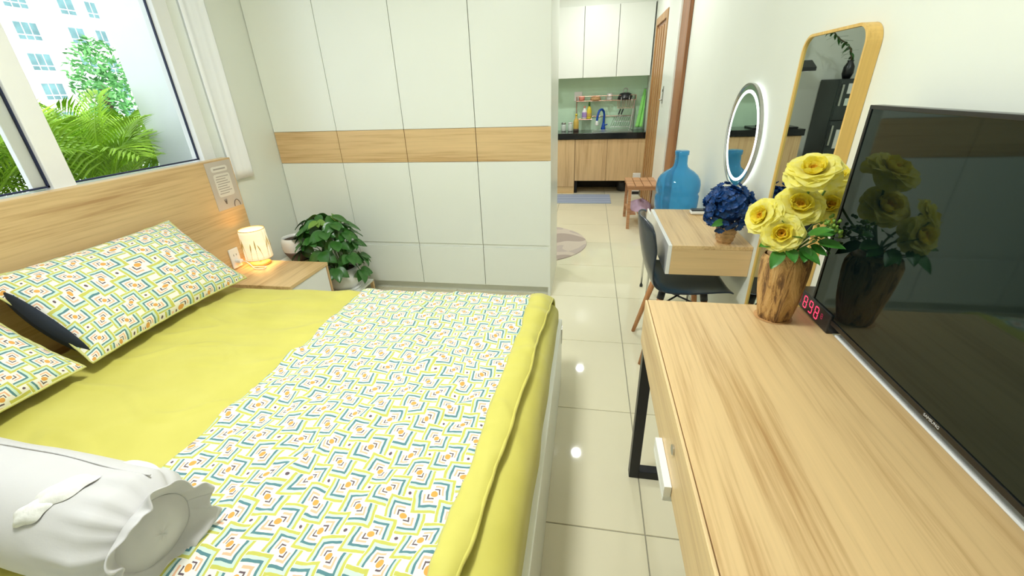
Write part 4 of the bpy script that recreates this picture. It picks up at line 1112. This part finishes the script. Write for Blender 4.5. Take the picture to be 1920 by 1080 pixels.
bp = smoothpts([(-1.60, 6.3, 1.50), (-1.58, 6.28, 1.62), (-1.50, 6.25, 1.72), (-1.36, 6.22, 1.80), (-1.26, 6.2, 1.90)], 6)
MB().tube(bp, .006, 6).build('branch', 'trunk', vp)
BL = leaf_mesh('leaf', .10, .014, 'leaf', .1); rn = random.Random(9)
for k, p in enumerate(bp[4:]):
    for q in range(2):
        inst('leaf', BL, vp, Matrix.Translation(p - ABS[vp.name]) @ aim((rn.uniform(-1, 1), rn.uniform(-1, 1), rn.uniform(-.2, 1))) @ Matrix.Rotation(-PI / 2, 4, 'X'))

# ================================================================== outside the window
struct(bx(-2.88, XL - .2, 2.50, 2.72, -1.2, 4.5).build('wall_exterior', 'ext_white'))
struct(bx(-5.2, XL - .2, -1.6, 2.5, -.25, -.12).build('floor_terrace', 'conc'))
pb = thing('planter_box', 'long grey planter outside the window', 'planter', (-3.15, 1.3, -.12))
m = MB(); m.box(-3.85, -2.92, .9, 3.2, -.12, .79); m.build('trough', 'planter', pb, bevel=.01)
bx(-3.81, -2.96, .94, 3.16, .79, .80).build('soil', 'soil', pb)
def frond(base, az, el, L, droop, seed):
    m = MB(); rn = random.Random(seed); pts = []
    d = Vector((math.cos(az) * math.cos(el), math.sin(az) * math.cos(el), math.sin(el)))
    for k in range(15):
        s = k / 14; pts.append(base + d * L * s + Vector((0, 0, -droop * L * s * s * s)))
    m.tube(pts, [.008 * (1 - .85 * k / 14) for k in range(15)], 5)
    side = d.cross(Vector((0, 0, 1))).normalized()
    for k in range(3, 15):
        for half in (0, .5):
            s = (k - half) / 14; i = int(min(13, s * 14)); p = pts[i].lerp(pts[i + 1], s * 14 - i); tg = (pts[i + 1] - pts[i]).normalized(); up = side.cross(tg)
            ll = L * .34 * math.sin(PI * (.18 + .74 * s)) * rn.uniform(.85, 1.1)
            for sg in (-1, 1):
                dirv = (side * sg * .75 + tg * .75 + up * .12).normalized(); w = tg.cross(dirv).normalized().cross(dirv) * .007
                a = p; b_ = p + dirv * ll * .5 - Vector((0, 0, .02 * ll)); c = p + dirv * ll - Vector((0, 0, .18 * ll))
                k0 = len(m.v); m.v += [a, b_ + w, c, b_ - w, b_ + up * .004]; m.f += [(k0, k0 + 1, k0 + 4), (k0 + 1, k0 + 2, k0 + 4), (k0 + 2, k0 + 3, k0 + 4), (k0 + 3, k0, k0 + 4)]
    return m
PALMS = [(-3.45, 2.68, 'areca palm standing past the end of the white outside wall'), (-3.3, 2.22, 'areca palm in the middle of the right window pane'), (-3.02, 2.12, 'areca palm closest to the right window pane'), (-3.62, 2.15, 'areca palm at the back of the planter beside the mullion'), (-3.3, 1.68, 'areca palm behind the left window pane'), (-3.6, 3.0, 'areca palm furthest from the window')]
for k, (x, y, lb) in enumerate(PALMS):
    t = thing('areca_palm', lb, 'palm', (x, y, .80), 'palms in the planter')
    rn = random.Random(k + 20)
    for q in range(15):
        az = q * 2.399 + k; el = math.radians(rn.uniform(38, 80)); b0 = Vector((x + .05 * math.cos(az), y + .05 * math.sin(az), .80))
        L = rn.uniform(.65, 1.0)
        for tries in range(12):
            ex = x + math.cos(az) * math.cos(el) * L * 1.2; ey = y + math.sin(az) * math.cos(el) * L * 1.2
            if ex > -2.45 or (ex > -3.0 and ey > 2.46): az += .55; el = min(1.45, el + .04)
            else: break
        frond(b0, az, el, L, rn.uniform(.25, .5), q + 50 * k).build('frond', 'palm', t, smooth=False)
    if k == 2:
        for q, (az, el, L) in enumerate(((.22, 1.08, .80), (.28, .85, .58))): frond(Vector((x + .03, y + .06, .80)), az, el, L, .25, 900 + q).build('frond', 'palm', t)
# tree
tr = thing('garden_tree', 'leafy green tree rising in front of the white building', 'tree', (-8.4, 6.9, -4))
MB().tube(smoothpts([(-8.4, 6.9, -4), (-8.35, 6.85, -1), (-8.4, 6.8, 1.0), (-8.35, 6.75, 1.7)], 5), [.12] * 6 + [.08] * 5 + [.05] * 5, 8).build('trunk', 'trunk', tr, smooth=True)
lm = MB(); rn = random.Random(77)
for k in range(1700):
    a = rn.uniform(0, 2 * PI); zz = rn.uniform(-1, 1); rr = math.sqrt(max(0, 1 - zz * zz)) * rn.random() ** .4
    cx_, cy_, cz_ = rn.choice([(-8.3, 6.75, 1.75), (-8.4, 6.95, 1.45), (-8.35, 6.85, 1.95), (-8.5, 6.9, 1.1), (-8.4, 6.7, .8)])
    p = Vector((cx_ + .5 * rr * math.cos(a), cy_ + .42 * rr * math.sin(a), cz_ + .45 * zz))
    d = Vector((rn.uniform(-1, 1), rn.uniform(-1, 1), rn.uniform(-.8, .4))).normalized(); w = d.orthogonal().normalized() * .022
    k0 = len(lm.v); lm.v += [p, p + d * .05 + w, p + d * .12, p + d * .05 - w]; lm.f += [(k0, k0 + 1, k0 + 2, k0 + 3)]
o = lm.build('foliage', 'tree', tr); o['kind'] = 'stuff'
# apartment building
BXX = -60
bd = thing('apartment_building', 'white apartment block with teal windows beyond the trees', 'building', (-64, 46, -20))
bx(-68, BXX, 26, 56, -20, 22).build('wall', 'ext_white', bd)
bx(BXX, BXX + .5, 26, 46.5, 4.15, 4.75).build('cornice', 'ext_cream', bd)
bx(BXX, BXX + .25, 47, 56, 7.0, 7.3).build('cornice', 'ext_cream', bd)
for (yc, w) in ((43.1, 2.2), (48.1, 1.7), (50.9, 1.3), (37.5, 2.2), (32, 2.2)):
    for r in range(-4, 6):
        zc_ = 5.9 + 2.95 * r; h = 1.6
        f = bx(BXX, BXX + .12, yc - w / 2 - .07, yc + w / 2 + .07, zc_ - h / 2 - .07, zc_ + h / 2 + .07).build('window', 'ext_white', bd)
        n_ = 3 if w > 2 else 2
        for q in range(n_):
            a = yc - w / 2 + q * w / n_ + .06; b_ = yc - w / 2 + (q + 1) * w / n_ - .06
            bx(BXX + .12, BXX + .15, a, b_, zc_ - h / 2 + .5, zc_ + h / 2).build('pane', 'ext_glass', f)
            bx(BXX + .12, BXX + .15, a, b_, zc_ - h / 2, zc_ - h / 2 + .38).build('pane', 'ext_glass', f)
struct(bx(-120, -5.3, -60, 120, -20.5, -20).build('ground_outside', 'conc'))
